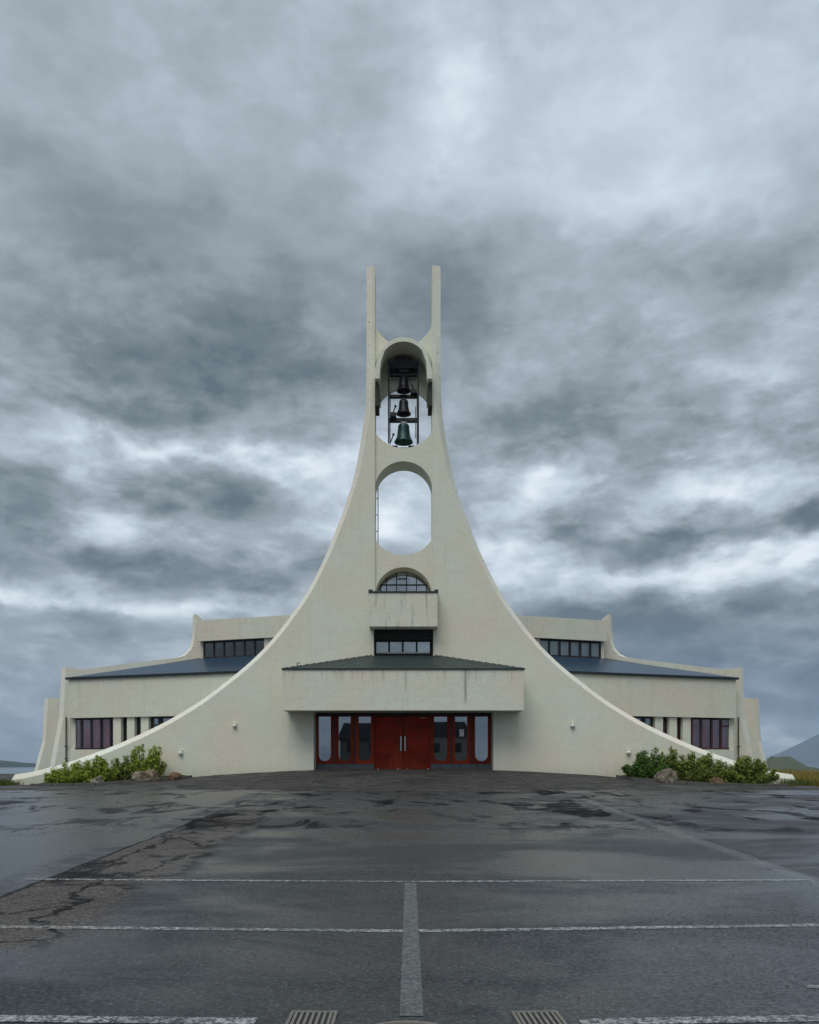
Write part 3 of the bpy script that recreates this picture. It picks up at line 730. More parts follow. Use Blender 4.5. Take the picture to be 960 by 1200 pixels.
# entrance: recess back wall with red timber doors and round-bottomed windows
YD = 36.95; yd = .95
def XD(px): return (px - 480) * YD / F + CX
ZD = lambda py: zof(py, YD)
MB().box(-ent, ent, yd - .12, yd + .1, ZD(838.6), Z0(834) - .003).build('door_header', M['black'], church)
MB().box(-ent, ent, yd + 2.2, yd + 2.25, .8, 3.8).build('lobby_wall', M['room_and_shade'], church)
UN = [(369.6, 391.8), (393, 415.2), (416.4, 438.8), (504.8, 528.2), (529.4, 551.6), (552.8, 575.8)]
for i, (a, c) in enumerate(UN):
    ew = empty('entrance_window', church)
    x0, x1 = XD(a), XD(c); zt_, zb_ = ZD(838.7), ZD(895.3)
    g0, g1 = x0 + .125, x1 - .125; r = (g1 - g0) / 2; cx_ = (g0 + g1) / 2; gt, gb = zt_ - .03, ZD(892.2)
    hole_ = [(g0, gt)] + [(cx_ - r * math.cos(k), gb + r * .92 - r * .92 * math.sin(k)) for k in (math.pi * j / 18 for j in range(19))] + [(g1, gt)]
    MB().prism([[(x0, zb_), (x1, zb_), (x1, zt_), (x0, zt_)], hole_], 0, .09, lambda u, v, d: (u, yd - .05 + d, v)).build('frame', M['woodz'], ew)
    MB().prism([[(p[0] + (.04 if p[0] < cx_ - r * .2 else -.04 if p[0] > cx_ + r * .2 else 0), p[1] + (.04 if p[1] < gb + r else 0)) for p in hole_][::-1] ], 0, .01, lambda u, v, d: (u, yd + .02 + d, v)) if False else None
    MB().prism([hole_], 0, .008, lambda u, v, d: (u, yd - .005 + d, v)).build('pane', M['glass'], ew)
    lip = [(cx_ + (p[0] - cx_) * .90, gb + r + (p[1] - gb - r) * (.97 if p[1] < gb + r else 1.0)) for p in hole_]
    MB().prism([hole_, lip], 0, .03, lambda u, v, d: (u, yd - .045 + d, v)).build('bead', M['woodz'], ew)
    if i in (2, 0, 5): MB().box(g0, g1, yd + .3, yd + .33, ZD(862) - .02, ZD(862) + .02).build('inner_rail', M['plinth'], ew)
for a, c in ((391.8, 393), (415.2, 416.4), (528.2, 529.4), (551.6, 552.8)):
    MB().box(XD(a) - .005, XD(c) + .005, yd - .10, yd + .02, ZD(895.3), ZD(838.7)).build('post', M['wframe'], church)
for a, c in ((438.8, 440.2), (503.4, 504.8), (367.0, 369.6), (575.8, 578.5)):
    MB().box(XD(a), XD(c), yd - .12, yd + .03, ZD(901.8), ZD(838.7)).build('post', M['woodz'], church)
for L, Rr in ((369.6, 438.8), (504.8, 575.8)):
    ks = [L, L + 11, L + 34, L + 55, Rr]
    for a, c in zip(ks, ks[1:]):
        MB().box(XD(a) + .006, XD(c) - .006, yd - .14 - random.uniform(0, .02), yd + .05, ZD(903.5), ZD(895.5)).build('plinth_block', M['plinth'], church, bevel=.008)
MB().box(-ent, ent, yd - .2, yd + .3, 1.0, ZD(902.2)).build('threshold', M['plinth'], church)
for side, (a, c) in enumerate(((440.2, 471.7), (472.1, 503.4))):
    dr = empty('door', church)
    x0, x1 = XD(a), XD(c); z0_, z1_ = ZD(901.6), ZD(839.6); wd = x1 - x0
    MB().box(x0, x1, yd - .02, yd + .04, z0_, z1_).build('door_leaf', M['woodz'], dr)
    # boards: horizontal away from the meeting edge, vertical next to it, mitred along a slant
    n = 13; hgt = (z1_ - z0_) / n
    def slant(z):     # width taken by the upright boards, at height z
        f = (z - z0_) / (z1_ - z0_)
        return wd * (.74 - 1.25 * f if f < .5 else .12 + .55 * max(0, f - .55)) if f < .5 else wd * (.115 + .42 * max(0, f - .6))
    for k in range(n):
        za, zc = z0_ + k * hgt + .010, z0_ + (k + 1) * hgt - .010
        s0, s1 = max(.06, slant(za)), max(.06, slant(zc))
        if side == 0: q = [(x0 + .02, za), (x1 - s0, za), (x1 - s1, zc), (x0 + .02, zc)]
        else: q = [(x0 + s0, za), (x1 - .02, za), (x1 - .02, zc), (x0 + s1, zc)]
        MB().prism([q], 0, .028 + random.uniform(0, .008), lambda u, v, d: (u, yd - .021 - d, v)).build('plank', M['wood'], dr)
    m = 6; ww = wd * .76 / m
    for k in range(m):     # upright boards, tops cut to the slant
        ua, uc = .02 + k * ww + .004, .02 + (k + 1) * ww - .004
        def top(u):
            lim = z0_ + .03
            for i in range(60):
                z = z0_ + (z1_ - z0_) * .5 * i / 59
                if slant(z) - .012 > u: lim = z
            return lim
        if k == 0: ta = tc = z1_ - .02
        else: ta, tc = top(ua), top(uc)
        q = [(ua, z0_ + .012), (uc, z0_ + .012), (uc, max(tc, z0_ + .03)), (ua, max(ta, z0_ + .035))]
        q = [((x1 - u) if side == 0 else (x0 + u), z) for u, z in q]
        MB().prism([q], 0, .026 + random.uniform(0, .008), lambda u, v, d: (u, yd - .021 - d, v)).build('plank', M['woodz'], dr)
    hx = XD(470.0 if side == 0 else 474.8)
    zh0, zh1 = ZD(880), ZD(863)
    MB().box(hx - .03, hx + .03, yd - .16, yd - .12, zh0, zh1).box(hx - .015, hx + .015, yd - .1202, yd - .06, zh0 + .08, zh0 + .12).box(hx - .015, hx + .015, yd - .1202, yd - .06, zh1 - .12, zh1 - .08).build('handle', M['steel'], dr)
    for px in ((443.5, 466.5) if side == 0 else (477.5, 501.8)):
        MB().lathe([(0, .045), (.03, .04), (.04, .0)], XD(px), yd - .09, z0_ + .0, 10).build('door_stop', M['steel'], dr)
MB().box(XD(492), XD(500), yd - .15, yd - .1203, ZD(842.2), ZD(840.9)).build('brass_plate', M['gold'], church)
tag(MB().box(XD(538.5), XD(543.8), yd - .03, yd - .02, ZD(863), ZD(854.6)).build('notice', M['paper']), 'white paper notice on the glass right of the red doors', 'notice')

# ------------------------------------------------------------------ wings
SL = .325; DXC = -.1
def wing(s):
    cx0 = DXC
    def X(x): return cx0 + s * x
    side_mat = M['wing']
    Y2 = 41.0; k2 = Y2 / F
    # cross wall behind the rooms (same sweep as the front)
    out = [(242, 719.5), (247.3, 719.5), (247.8, 738), (248.8, 750), (251.5, 758.5), (257, 765.5), (266, 769.6), (300, 774), (376, 783.3), (391, 782.6), (402.4, 781.8), (404, 812), (405.7, 841), (411, 870), (416, 897), (421, 926)]
    ob = [(h * k2, zof(p, Y2)) for h, p in out]
    of = []
    for i, (h, p) in enumerate(ob):
        dxo, dzo = {0: (0, 0), 1: (-.22, 0), 2: (-.22, 0), 3: (-.22, -.02), 4: (-.2, -.08), 5: (-.10, -.12), 6: (-.03, -.06), 7: (0, -.05), 8: (0, -.05), 9: (-.1, -.03), 10: (-.34, 0)}.get(i, (-.36, 0))
        of.append((h + dxo, p + dzo))
    of[1] = (ob[1][0] - .2, ob[1][1])
    def full(o): return [(-cx0 * s, zof(729, Y2)), (232 * k2, zof(729, Y2))] + o + [(-cx0 * s, .2)]
    lf, lb = full(of), full(ob)
    wm = MB()
    wm.prism([lf], 5.0, 5.32, lambda u, v, d: (X(u), d, v), back=[lb])
    wm.prism([lb], 5.3205, 5.75, lambda u, v, d: (X(u), d, v))
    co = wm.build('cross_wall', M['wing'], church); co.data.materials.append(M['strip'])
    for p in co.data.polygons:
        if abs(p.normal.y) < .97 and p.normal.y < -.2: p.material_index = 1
    Y3 = 46.0; k3 = Y3 / F; c3 = -.18
    o3 = [(421.5, 818), (424.5, 869), (433.5, 902), (440, 926)]
    ob = [(h * k3, zof(p, Y3)) for h, p in o3]; of = [(x - .34, z) for x, z in ob]
    wm = MB(); f3 = lambda u, v, d: (c3 + s * u, d, v)
    base = [(8, .2), (8, zof(820, Y3))]
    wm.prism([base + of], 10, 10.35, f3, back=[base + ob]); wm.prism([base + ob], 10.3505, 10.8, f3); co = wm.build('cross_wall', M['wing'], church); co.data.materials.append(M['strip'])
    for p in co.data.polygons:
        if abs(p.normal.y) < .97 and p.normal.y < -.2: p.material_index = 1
    MB().box(min(X(15.6), X(15.9)), max(X(15.6), X(15.9)), 5.76, 9.99, .2, 4.6).build('side_wall', M['wing'], church)
    # helpers along the slanted front of the wing: u runs inwards from the outer corner
    XA, YA = 16.40, 4.40
    nx, ny = SL / math.hypot(1, SL), -1 / math.hypot(1, SL)     # outward normal (towards the car park) in mirrored x
    def pt(x0, y0, u, off): return (X(x0 - u + nx * off * 1.0), y0 - SL * u + ny * off)
    def uof(x0, y0, h):
        k = h / F; return (x0 - k * (CD + y0)) / (1 - SL * k)
    def slab(name, x0, y0, ua, uc, offa, offb, z0, z1, mat, par, bevel=0):
        a, b_, c, d = pt(x0, y0, ua, offa), pt(x0, y0, uc, offa), pt(x0, y0, uc, offb), pt(x0, y0, ua, offb)
        m = MB().hexa([(*a, z0), (*b_, z0), (*c, z0), (*d, z0), (*a, z1), (*b_, z1), (*c, z1), (*d, z1)])
        return m.build(name, M[mat] if isinstance(mat, str) else mat, par, bevel=bevel)
    UE = 11.3
    zft, zfb, zs = 5.63, 3.75, 2.22
    slab('fascia', XA, YA, 0.10, UE, 0, .22, zfb, zft, 'wing', church)
    MB().box(min(X(XA - .28), X(XA - .02)), max(X(XA - .28), X(XA - .02)), YA + .02, 4.995, .2, zft).build('return_wall', M['wing'], church)
    slab('window_head', XA, YA, .05, UE, -.35, -.002, zfb + .02, zfb + .3, 'black', church)
    slab('low_wall', XA, YA, 0.0, UE, -.3, 0, .2, zs - .01, 'wing', church)
    slab('room_ceiling', XA, YA, 0.2, UE, -3.0, -.36, 3.95, 4.0, 'room_and_shade', church) if False else None
    # piers between the windows
    for h0, h1 in ((336.9, 327.9), (320.8, 312), (304.5, 295.4)):
        slab('pier', XA, YA, uof(XA, YA, h0), uof(XA, YA, h1), -.30, .10, zs - .012, zfb + .018, 'conc', church)
    slab('jamb', XA, YA, 0.0, .04, -.3, 0, zs - .009, zfb + .019, 'wing', church)
    def window(name, h0, h1, cuts, z0, z1, x0, y0, fm_, gm, cm_, off=-.14, fw=.045, split=()):
        o = empty(name, church)
        ua, uc = uof(x0, y0, h0), uof(x0, y0, h1)
        us = [ua + (uc - ua) * c for c in cuts]
        for i, u in enumerate(us):
            slab('mullion', x0, y0, u - fw, u + fw, off - .05, off + .05, z0 + .0, z1, fm_, o)
        for u0, u1 in zip(us, us[1:]):
            slab('rail', x0, y0, u0 + fw, u1 - fw, off - .045, off + .045, z0, z0 + .07, fm_, o); slab('rail', x0, y0, u0 + fw, u1 - fw, off - .045, off + .045, z1 - .08, z1, fm_, o)
            slab('pane', x0, y0, u0 + fw, u1 - fw, off - .005, off + .005, z0 + .07, z1 - .08, gm, o)
        for j in split:
            slab('rail', x0, y0, us[j] + fw, us[j + 1] - fw, off - .044, off + .044, z0 + (z1 - z0) * .72, z0 + (z1 - z0) * .72 + .07, fm_, o)
        if cm_:
            m = MB(); n = 60; ph = random.uniform(0, 6)
            for i in range(n + 1):
                u = max(.02, ua - .1) + (uc - max(.02, ua - .1) + .15) * i / n; p = pt(x0, y0, u, off - .13 + .045 * math.sin(i * 1.35 + ph) + .02 * math.sin(i * .5))
                m.v += [(*p, z0 + .02), (*p, z1 - .02)]
            m.f = [(2 * i, 2 * i + 2, 2 * i + 3, 2 * i + 1) for i in range(n)]
            m.build('curtain', cm_, o, smooth=True, recalc=False)
        slab('room_back', x0, y0, ua - .1, uc + .1, off - .9, off - .86, z0 - .1, z1 + .2, 'room_and_shade', o)
        return o
    cur = M['curtain'] if s < 0 else M['curtain_mauve']
    window('wing_window', 387.6, 337.2, (0, .20, .43, .66, .88, 1) if s < 0 else (0, .24, .46, .70, .92, 1), zs, zfb, XA, YA, 'wframe' if s < 0 else 'rframe', 'glass2', cur, split=(4,) if s < 0 else (0,))
    window('slit_window', 327.7, 321, (0, 1), zs, zfb, XA, YA, 'wframe' if s < 0 else 'rframe', 'glass2', None, split=(0,))
    window('slit_window', 311.8, 304.7, (0, 1), zs, zfb, XA, YA, 'wframe' if s < 0 else 'rframe', 'glass2', None, split=(0,))
    window('wing_window', 295.2, 240, (0, .17, .22, .47, .75, 1), zs, zfb, XA, YA, 'wframe', 'glass', None, split=(0,))
    # lean-to roof of the wing
    zC = zof(775.2, Y2); xC, yC = 236.4 * 40.55 / F, 4.55
    def plate(pts, h, name, mat, par):
        m = MB(); k = len(pts); lo = [Vector(p) for p in pts]; hi = [p + Vector((0, 0, h)) for p in lo]
        m.v = [tuple(p) for p in lo + hi]
        for q in range(1, k - 1): m.f += [(0, q + 1, q), (k, k + q, k + q + 1)]
        m.f += [(q, (q + 1) % k, k + (q + 1) % k, k + q) for q in range(k)]
        return m.build(name, M[mat], par)
    f0 = pt(XA, YA, 0.0, .30); f1 = pt(XA, YA, UE, .30)
    UCx = xC - .35
    corner = (X(XA + .03), 4.985, zft + .02)
    rp = [(*f0, zft + .004), corner, (X(10.1), 4.985, zC), (X(xC), yC, zC), (X(.35), yC - SL * UCx, zC), (*f1, zft + .004)]
    ro = plate([rp[3], rp[4], rp[5], rp[0], rp[1], rp[2]], .09, 'roof', 'roof', church)
    a, b_ = Vector(rp[0]), Vector(rp[5]); e_ = Vector((0, -.035, 0)); th = Vector((0, 0, .105))
    em = MB(); em.hexa([a + e_, b_ + e_, b_ - e_ * .2, a - e_ * .2, a + e_ + th, b_ + e_ + th, b_ - e_ * .2 + th, a - e_ * .2 + th]); em.build('eave_flashing', M['flash'], ro)
    a, b_ = Vector(corner) + Vector((0, 0, .091)), Vector(rp[2]) + Vector((0, 0, .091)); e_ = Vector((0, -.05, 0)); th = Vector((0, 0, .07))
    MB().hexa([a + e_, b_ + e_, b_ - e_ * .1, a - e_ * .1, a + e_ + th, b_ + e_ + th, b_ - e_ * .1 + th, a - e_ * .1 + th]).build('wall_flashing', M['flash'], ro)
    for k in range(1, 8):      # standing seams, low
        f = k / 8; p = Vector(rp[0]).lerp(Vector(rp[5]), f) + Vector((0, .1, .1)); q = Vector(rp[2]).lerp(Vector(rp[4]), f) + Vector((0, -.02, .092)); e_ = Vector((.012, 0, 0)); u_ = Vector((0, 0, .012))
        MB().hexa([p - e_, p + e_, q + e_, q - e_, p - e_ + u_, p + e_ + u_, q + e_ + u_, q - e_ + u_]).build('seam', M['roof'], ro)
    # clerestory over the nave
    zct, zcb, zcs = zof(728.3, 40.6), zof(752.3, 40.6), zC + .10
    UC = xC - .35 + 0
    MB().box(min(X(xC - .15), X(xC)), max(X(xC - .15), X(xC)), yC + .01, 4.995, zC - .1, zct - .05).build('return_wall', M['wing'], church)
    slab('clerestory_fascia', xC + .06, yC, 0.0, UC, 0, .18, zcb, zct, 'wing', church)
    slab('clerestory_head', xC, yC, .1, UC, -.35, -.002, zcb + .02, zcb + .2, 'black', church)
    slab('clerestory_jamb', xC, yC, 0, .06, -.25, .0, zcs - .1, zcb + .018, 'wing', church)
    ue = uof(xC, yC, 161); slab('clerestory_pier', xC, yC, ue, ue + .5, -.25, .05, zcs - .1, zcb + .018, 'wing', church)
    window('clerestory_window', 233.4, 161.3, (0, 1 / 6, 2 / 6, 3 / 6, 4 / 6, 5 / 6, 1), zcs, zcb, xC, yC, 'wframe', 'glass3' if s < 0 else 'glass2', None if s < 0 else M['curtain_white'], off=-.1, fw=.04)
    p0, p1, p2 = pt(xC, yC, 0, 0), pt(xC, yC, UC, 0), None
    m = MB(); zz_ = zct - .12
    m.prism([[(X(xC), yC), (X(xC), 4.98), (X(.35), yC - SL * UC), (X(.35), 4.98)]], 0, .1, lambda u, v, d: (u, v, zz_ + d)); m.build('clerestory_roof', M['roof'], church)
    # downpipe at the outer corner
    p = pt(XA, YA, .05, .05)
    MB().tube([(X(XA + .40), 4.92, .5), (X(XA + .40), 4.92, zfb + .1)], .035, 8).build('downpipe', M['pipe'], church)
    for z in (1.75, 2.35): MB().box(X(XA + .40) - .07, X(XA + .40) + .07, 4.87, 4.95, z, z + .05).build('pipe_clip', M['pipe'], church)
wing(-1); wing(1)

# wall lamps on the front
for px, py, lab in ((212, 882.5, 'round white wall lamp low on the church front, above the left boulder'), (275.3, 850.5, 'round white wall lamp between the entrance canopy and the left shrubs'),
                    (671, 850.5, 'round white wall lamp between the entrance canopy and the right shrubs'), (736.5, 882, 'round white wall lamp just above the dark green shrub by the right boulder')):
    x, z = (px - 480) * .0375 + CX, Z0(py)
    e = tag(empty('wall_lamp', None, (x, -.002, z)), lab, 'wall lamp', 'wall lamps on the church front')
    e.scale = (.85, .85, .85)
    def yl(prof, seg=18):
        mb = MB().lathe(prof, 0, 0, 0, seg); mb.v = [(vx, -vz, vy) for vx, vy, vz in mb.v]; return mb
    yl([(0, .0), (.12, .0), (.12, .05), (.0, .051)]).build('lamp_base', M['white'], e, smooth=False)
    yl([(.105, .052), (.11, .10), (.09, .16), (.05, .195), (0, .205)]).build('lamp_globe', M['lampg'], e, smooth=True)
    MB().box(-.12, .12, -.06, -.0, .125, .145).build('lamp_hood', M['white'], e)

# ------------------------------------------------------------------ apron paving, kerbs
pv = MB(); rnd = random.Random(3)
row = 0; dcur = 29.4
while dcur < 36.85:
    dd = .30; xx = -9.4 + (row % 2) * .27
    while xx < 9.4:
        x0, x1, y0, y1 = xx + .012, xx + .53, dcur - CD + .012, dcur - CD + dd - .012
        lim = 5.2 + (dcur - 29.4) * .62
        cxm = (x0 + x1) / 2
        ok = abs(cxm) < 9.3 - max(0, (32.0 - dcur)) * .6 + rnd.uniform(-.3, .3) and (y1 < -.02 or abs(cxm) < ent - .3)
        if ok:
            j = rnd.uniform(-.008, .008) + .016; tl = rnd.uniform(-.004, .004)
            c = [(x0, y0, gz(x0, y0) + j + tl), (x1, y0, gz(x1, y0) + j - tl), (x1, y1, gz(x1, y1) + j - tl), (x0, y1, gz(x0, y1) + j + tl)]
            pv.hexa([(p[0], p[1], p[2] - .06) for p in c] + c)
        xx += .542
    dcur += dd; row += 1
mt, t = new_mat('dark_pavers'); pos = t.node('ShaderNodeNewGeometry').outputs['Position']; ri = t.node('ShaderNodeNewGeometry').outputs['Random Per Island']
n = t.noise(pos, 40, 4, .7); n2 = t.noise(pos, .7, 5, .65)
c = t.mix(ri, (.032, .031, .029), (.068, .064, .058)); c = t.mix(t.ramp(n, .4, .7, 0, .6), c, (.025, .025, .024)); c = t.mix(t.ramp(n2, .5, .65, 0, .6), c, (.024, .024, .025))
finish(t, t.bsdf(c, t.ramp(n2, .4, .65, .85, .5), t.bump(n, .5, .006), .4)); M['paver'] = mt
tag(pv.build('entrance_pavers', M['paver']), kind='stuff')

def kerb(pts, label):
    e = tag(empty('kerb', None, (pts[0][0], pts[0][1], gz(*pts[0]))), label, 'kerb', 'kerbs of the planting beds')
    for (a, c) in zip(pts, pts[1:]):
        a, c = Vector(a), Vector(c); L = (c - a).length; k = max(1, round(L / .95)); d = (c - a) / L; n = Vector((-d.y, d.x)) * .07
        for i in range(k):
            p, q = a + d * (L * i / k + .008), a + d * (L * (i + 1) / k - .008); h = .10 + rnd.uniform(-.012, .012)
            lo_ = [p - n, q - n, q + n, p + n]; o = e.location
            MB().hexa([(v.x - o.x, v.y - o.y, gz(v.x, v.y) - .1 - o.z) for v in lo_] + [(v.x - o.x, v.y - o.y, gz(v.x, v.y) + h - o.z) for v in lo_]).build('kerb_stone', M['kerb'], e, bevel=.012)
kerb([(-15.4, -2.15), (-12.6, -2.4), (-10.6, -2.1), (-9.75, -1.3), (-9.3, -.15)], 'low dark stone kerb round the shrubs and boulder left of the entrance')
kerb([(9.35, -.15), (9.75, -1.25), (10.6, -2.05), (12.8, -2.4), (15.9, -2.15)], 'low dark stone kerb round the shrubs and boulder right of the entrance')
mt, t = new_mat('bed_soil'); pos = t.node('ShaderNodeNewGeometry').outputs['Position']
n = t.noise(pos, 8, 5, .7); n2 = t.noise(pos, 1.2, 4)
finish(t, t.bsdf(t.mix(t.ramp(n2, .4, .6), t.mix(n, (.02, .016, .012), (.06, .05, .038)), (.05, .065, .02)), .95, t.bump(n, .8, .03), .1)); M['soil'] = mt
for s in (-1, 1):
    P = [(-15.3, -2.08), (-12.6, -2.33), (-10.6, -2.03), (-9.8, -1.25), (-9.35, -.15)]
    bm_ = MB(); top = [(-s * x if s > 0 else x, y) for x, y in P]
    m = 8
    for i, (x, y) in enumerate(top):
        for j in range(m + 1):
            f = j / m; yy = y + (-.02 - y) * f
            bm_.v.append((x, yy, gz(x, yy) + .06 + .10 * math.sin(f * math.pi * .6) * (1 if i < 4 else 0)))
    for i in range(len(top) - 1):
        for j in range(m): a = i * (m + 1) + j; bm_.f.append((a, a + 1, a + m + 2, a + m + 1))
    tag(bm_.build('bed_soil', M['soil'], smooth=True), kind='structure')

# ------------------------------------------------------------------ shrubs, rocks, grass
def mat_leaf(name, a, b_, c3):
    mt, t = new_mat(name)
    g = t.node('ShaderNodeNewGeometry'); ri = g.outputs['Random Per Island']
    n = t.noise(g.outputs['Position'], 2.6, 3, .6)
    c = t.mix(ri, a, b_); c = t.mix(t.ramp(n, .45, .68, 0, .8), c, c3)
    d1 = t.bsdf(c, .55, None, .35); tl = t.node('ShaderNodeBsdfTranslucent'); t.put(tl.inputs[0], t.mix(.5, c, c3))
    ms = t.node('ShaderNodeMixShader'); ms.inputs[0].default_value = .25; t.l.new(d1, ms.inputs[1]); t.l.new(tl.outputs[0], ms.inputs[2]); finish(t, ms.outputs[0]); return mt
M['leaf_y'] = mat_leaf('yellow_green_leaves', (.17, .25, .018), (.36, .42, .05), (.25, .33, .04))
M['leaf_d'] = mat_leaf('dark_green_leaves', (.035, .10, .016), (.13, .24, .03), (.10, .20, .03))
M['leaf_m'] = mat_leaf('olive_green_leaves', (.10, .155, .02), (.25, .30, .045), (.20, .25, .04))
M['leaf_l'] = mat_leaf('lime_leaves', (.09, .12, .012), (.15, .18, .03), (.15, .18, .03))
M['twig'] = mat_plain('twigs', (.06, .045, .03), .85)
def shrub(x, y, w_, h, dpt, mat, label, leaves, seed, open_=0.0, lump=5, name='shrub'):
    rg = random.Random(seed); z = gz(x, y) + .05
    e = tag(empty(name, None, (x, y, z)), label, 'shrub', 'shrubs in the planting beds')
    st = MB(); lf = MB(); ns = int(lump * (11 - 5 * open_)); per = int(leaves * 2.3) // ns
    for i in range(ns):
        a = rg.uniform(0, 2 * math.pi); rr = math.sqrt(rg.random())
        bx_, by_ = math.cos(a) * rr * w_ * .22, math.sin(a) * rr * dpt * .22
        tx, ty = math.cos(a) * rr * w_ * .5 + rg.gauss(0, .05), math.sin(a) * rr * dpt * .5
        tz = h * (1 - .62 * rr ** 2.2) * rg.uniform(.50, 1.10)
        p0, p2 = Vector((bx_, by_, -.08)), Vector((tx, ty, tz)); p1 = p0.lerp(p2, .5) + Vector((bx_ * .5 + rg.gauss(0, .05), rg.gauss(0, .05), tz * .16))
        st.tube([p0, p1, p2], [.020, .014, .006], 5)
        cr = rg.uniform(.13, .24) * (1 - open_ * .3)
        for _ in range(per):
            t_ = 1 - rg.random() ** 1.25 * (.93 if open_ < .4 else .75)
            c_ = p0 * (1 - t_) ** 2 + p1 * 2 * t_ * (1 - t_) + p2 * t_ * t_
            v = Vector((rg.gauss(0, 1), rg.gauss(0, 1), rg.gauss(0, .8)))
            v = v.normalized() * cr * (1.15 - .45 * t_) * rg.random() ** .5
            p = c_ + v
            if p.z < .0: p.z = rg.uniform(0, .12)
            nrm = (v.normalized() * .6 + Vector((rg.uniform(-.7, .7), rg.uniform(-.7, .7), rg.uniform(-.1, 1.2)))).normalized()
            u = nrm.orthogonal().normalized(); u = Matrix.Rotation(rg.uniform(0, 6.28), 3, nrm) @ u; q = nrm.cross(u)
            L = rg.uniform(.035, .07); W = L * rg.uniform(.45, .65)
            i0 = len(lf.v)
            lf.v += [tuple(p - u * L), tuple(p - q * W + nrm * W * .3), tuple(p + u * L), tuple(p + q * W + nrm * W * .3)]
            lf.f += [(i0, i0 + 1, i0 + 2), (i0, i0 + 2, i0 + 3)]
    st.build('stem', M['twig'], e)
    lf.build('foliage', M[mat], e, recalc=False)
    return e
def gx(px, Y): return (px - 480) * Y / F + CX
shrub(gx(84, 34.9), -1.1, 2.1, 1.0, 1.5, 'leaf_y', 'low broad yellow-green shrub at the outer end of the left bed', 3200, 1, 0, 5)
shrub(gx(117, 34.9), -1.2, 1.7, 1.15, 1.3, 'leaf_y', 'dense yellow-green shrub behind the small grey rock in the left bed', 2800, 2, 0, 4)
shrub(gx(143, 35), -.9, 1.3, 1.25, .9, 'leaf_m', 'thin open shrub with gaps, beside the tallest left shrub', 900, 3, .9, 5)
shrub(gx(171, 35), -.9, 1.6, 1.72, 1.2, 'leaf_y', 'tallest shrub of the left bed, loose sprays behind the big boulder', 1900, 4, .55, 5)
shrub(gx(760, 35), -1.0, 2.1, 1.25, 1.3, 'leaf_d', 'dark green shrub left of the boulder in the right bed', 3200, 5, .1, 5)
shrub(gx(782, 35.2), -.75, 2.0, 1.5, .9, 'leaf_m', 'tall olive shrub with feathery top behind the right boulder', 2200, 6, .4, 5)
shrub(gx(818, 35.1), -.8, 2.7, 1.25, 1.2, 'leaf_m', 'olive green shrub in the middle of the right bed behind the lime one', 4000, 7, .15, 6)
shrub(gx(828, 34.2), -1.55, 1.35, .72, .9, 'leaf_l', 'small bright lime-green shrub in front, beside the reddish stone', 1700, 8, 0, 4)
shrub(gx(872, 34.8), -1.2, 2.9, 1.12, 1.5, 'leaf_m', 'broad dense green shrub at the outer end of the right bed', 4600, 9, 0, 6)

def mat_rock(name, a, b_, li):
    mt, t = new_mat(name); pos = t.node('ShaderNodeNewGeometry').outputs['Position']
    n = t.noise(pos, 3.2, 6, .65); n2 = t.noise(pos, 14, 5, .7); n3 = t.noise(pos, 5, 4)
    c = t.mix(t.ramp(n, .38, .62), a, b_); c = t.mix(t.ramp(n2, .5, .72, 0, .8), c, tuple(k * .22 for k in a)); c = t.mix(t.ramp(n3, .54, .62, 0, .6), c, li)
    finish(t, t.bsdf(c, .92, t.bump(t.add(n2, n), .9, .05), .2)); return mt
M['rock'] = mat_rock('brown_lava_rock', (.10, .072, .045), (.25, .195, .135), (.34, .32, .25))
M['rock_r'] = mat_rock('reddish_rock', (.13, .08, .045), (.19, .12, .07), (.16, .13, .08))
M['rock_g'] = mat_rock('grey_rock', (.095, .082, .062), (.24, .21, .165), (.34, .33, .27))
def rock(x, y, w_, d, h, mat, label, seed):
    bm = bmesh.new(); bmesh.ops.create_icosphere(bm, subdivisions=4, radius=1)
    sd = Vector((seed * 3.7, seed * 1.3, seed))
    for v in bm.verts:
        p = v.co.copy()
        cell = noise.voronoi(p * 1.2 + sd)[0]
        k = 1 + .30 * noise.noise(p * 1.1 + sd) + .22 * (cell[1] - cell[0]) - .1 + .07 * noise.noise(p * 3.5 + sd) + .03 * noise.noise(p * 9 + sd)
        q = p * k; v.co = Vector((q.x * w_ / 2, q.y * d / 2, max(-.25, q.z) * h))
    me = bpy.data.meshes.new('boulder'); bm.to_mesh(me); bm.free(); me.materials.append(M[mat])
    o = bpy.data.objects.new('boulder', me); COL.objects.link(o); o.location = (x, y, gz(x, y) + .08)
    tag(o, label, 'rock', 'rocks in the planting beds'); return o
rock(gx(170.5, 34.2), -1.75, 1.25, .9, .50, 'rock', 'big brown boulder at the foot of the tallest left shrub', 1)
rock(gx(115, 34), -1.95, .62, .5, .27, 'rock_g', 'small grey rock half hidden under the left shrubs', 2)
rock(gx(204, 34.4), -1.45, .62, .5, .25, 'rock_r', 'small reddish brown rock beside the big left boulder, by the kerb', 3)
rock(gx(782, 34.1), -1.8, 1.0, .9, .54, 'rock_g', 'tall grey boulder between the shrubs of the right bed', 4)
rock(gx(841, 33.9), -2.05, .62, .4, .23, 'rock_r', 'small reddish stone at the kerb below the lime-green shrub', 5)

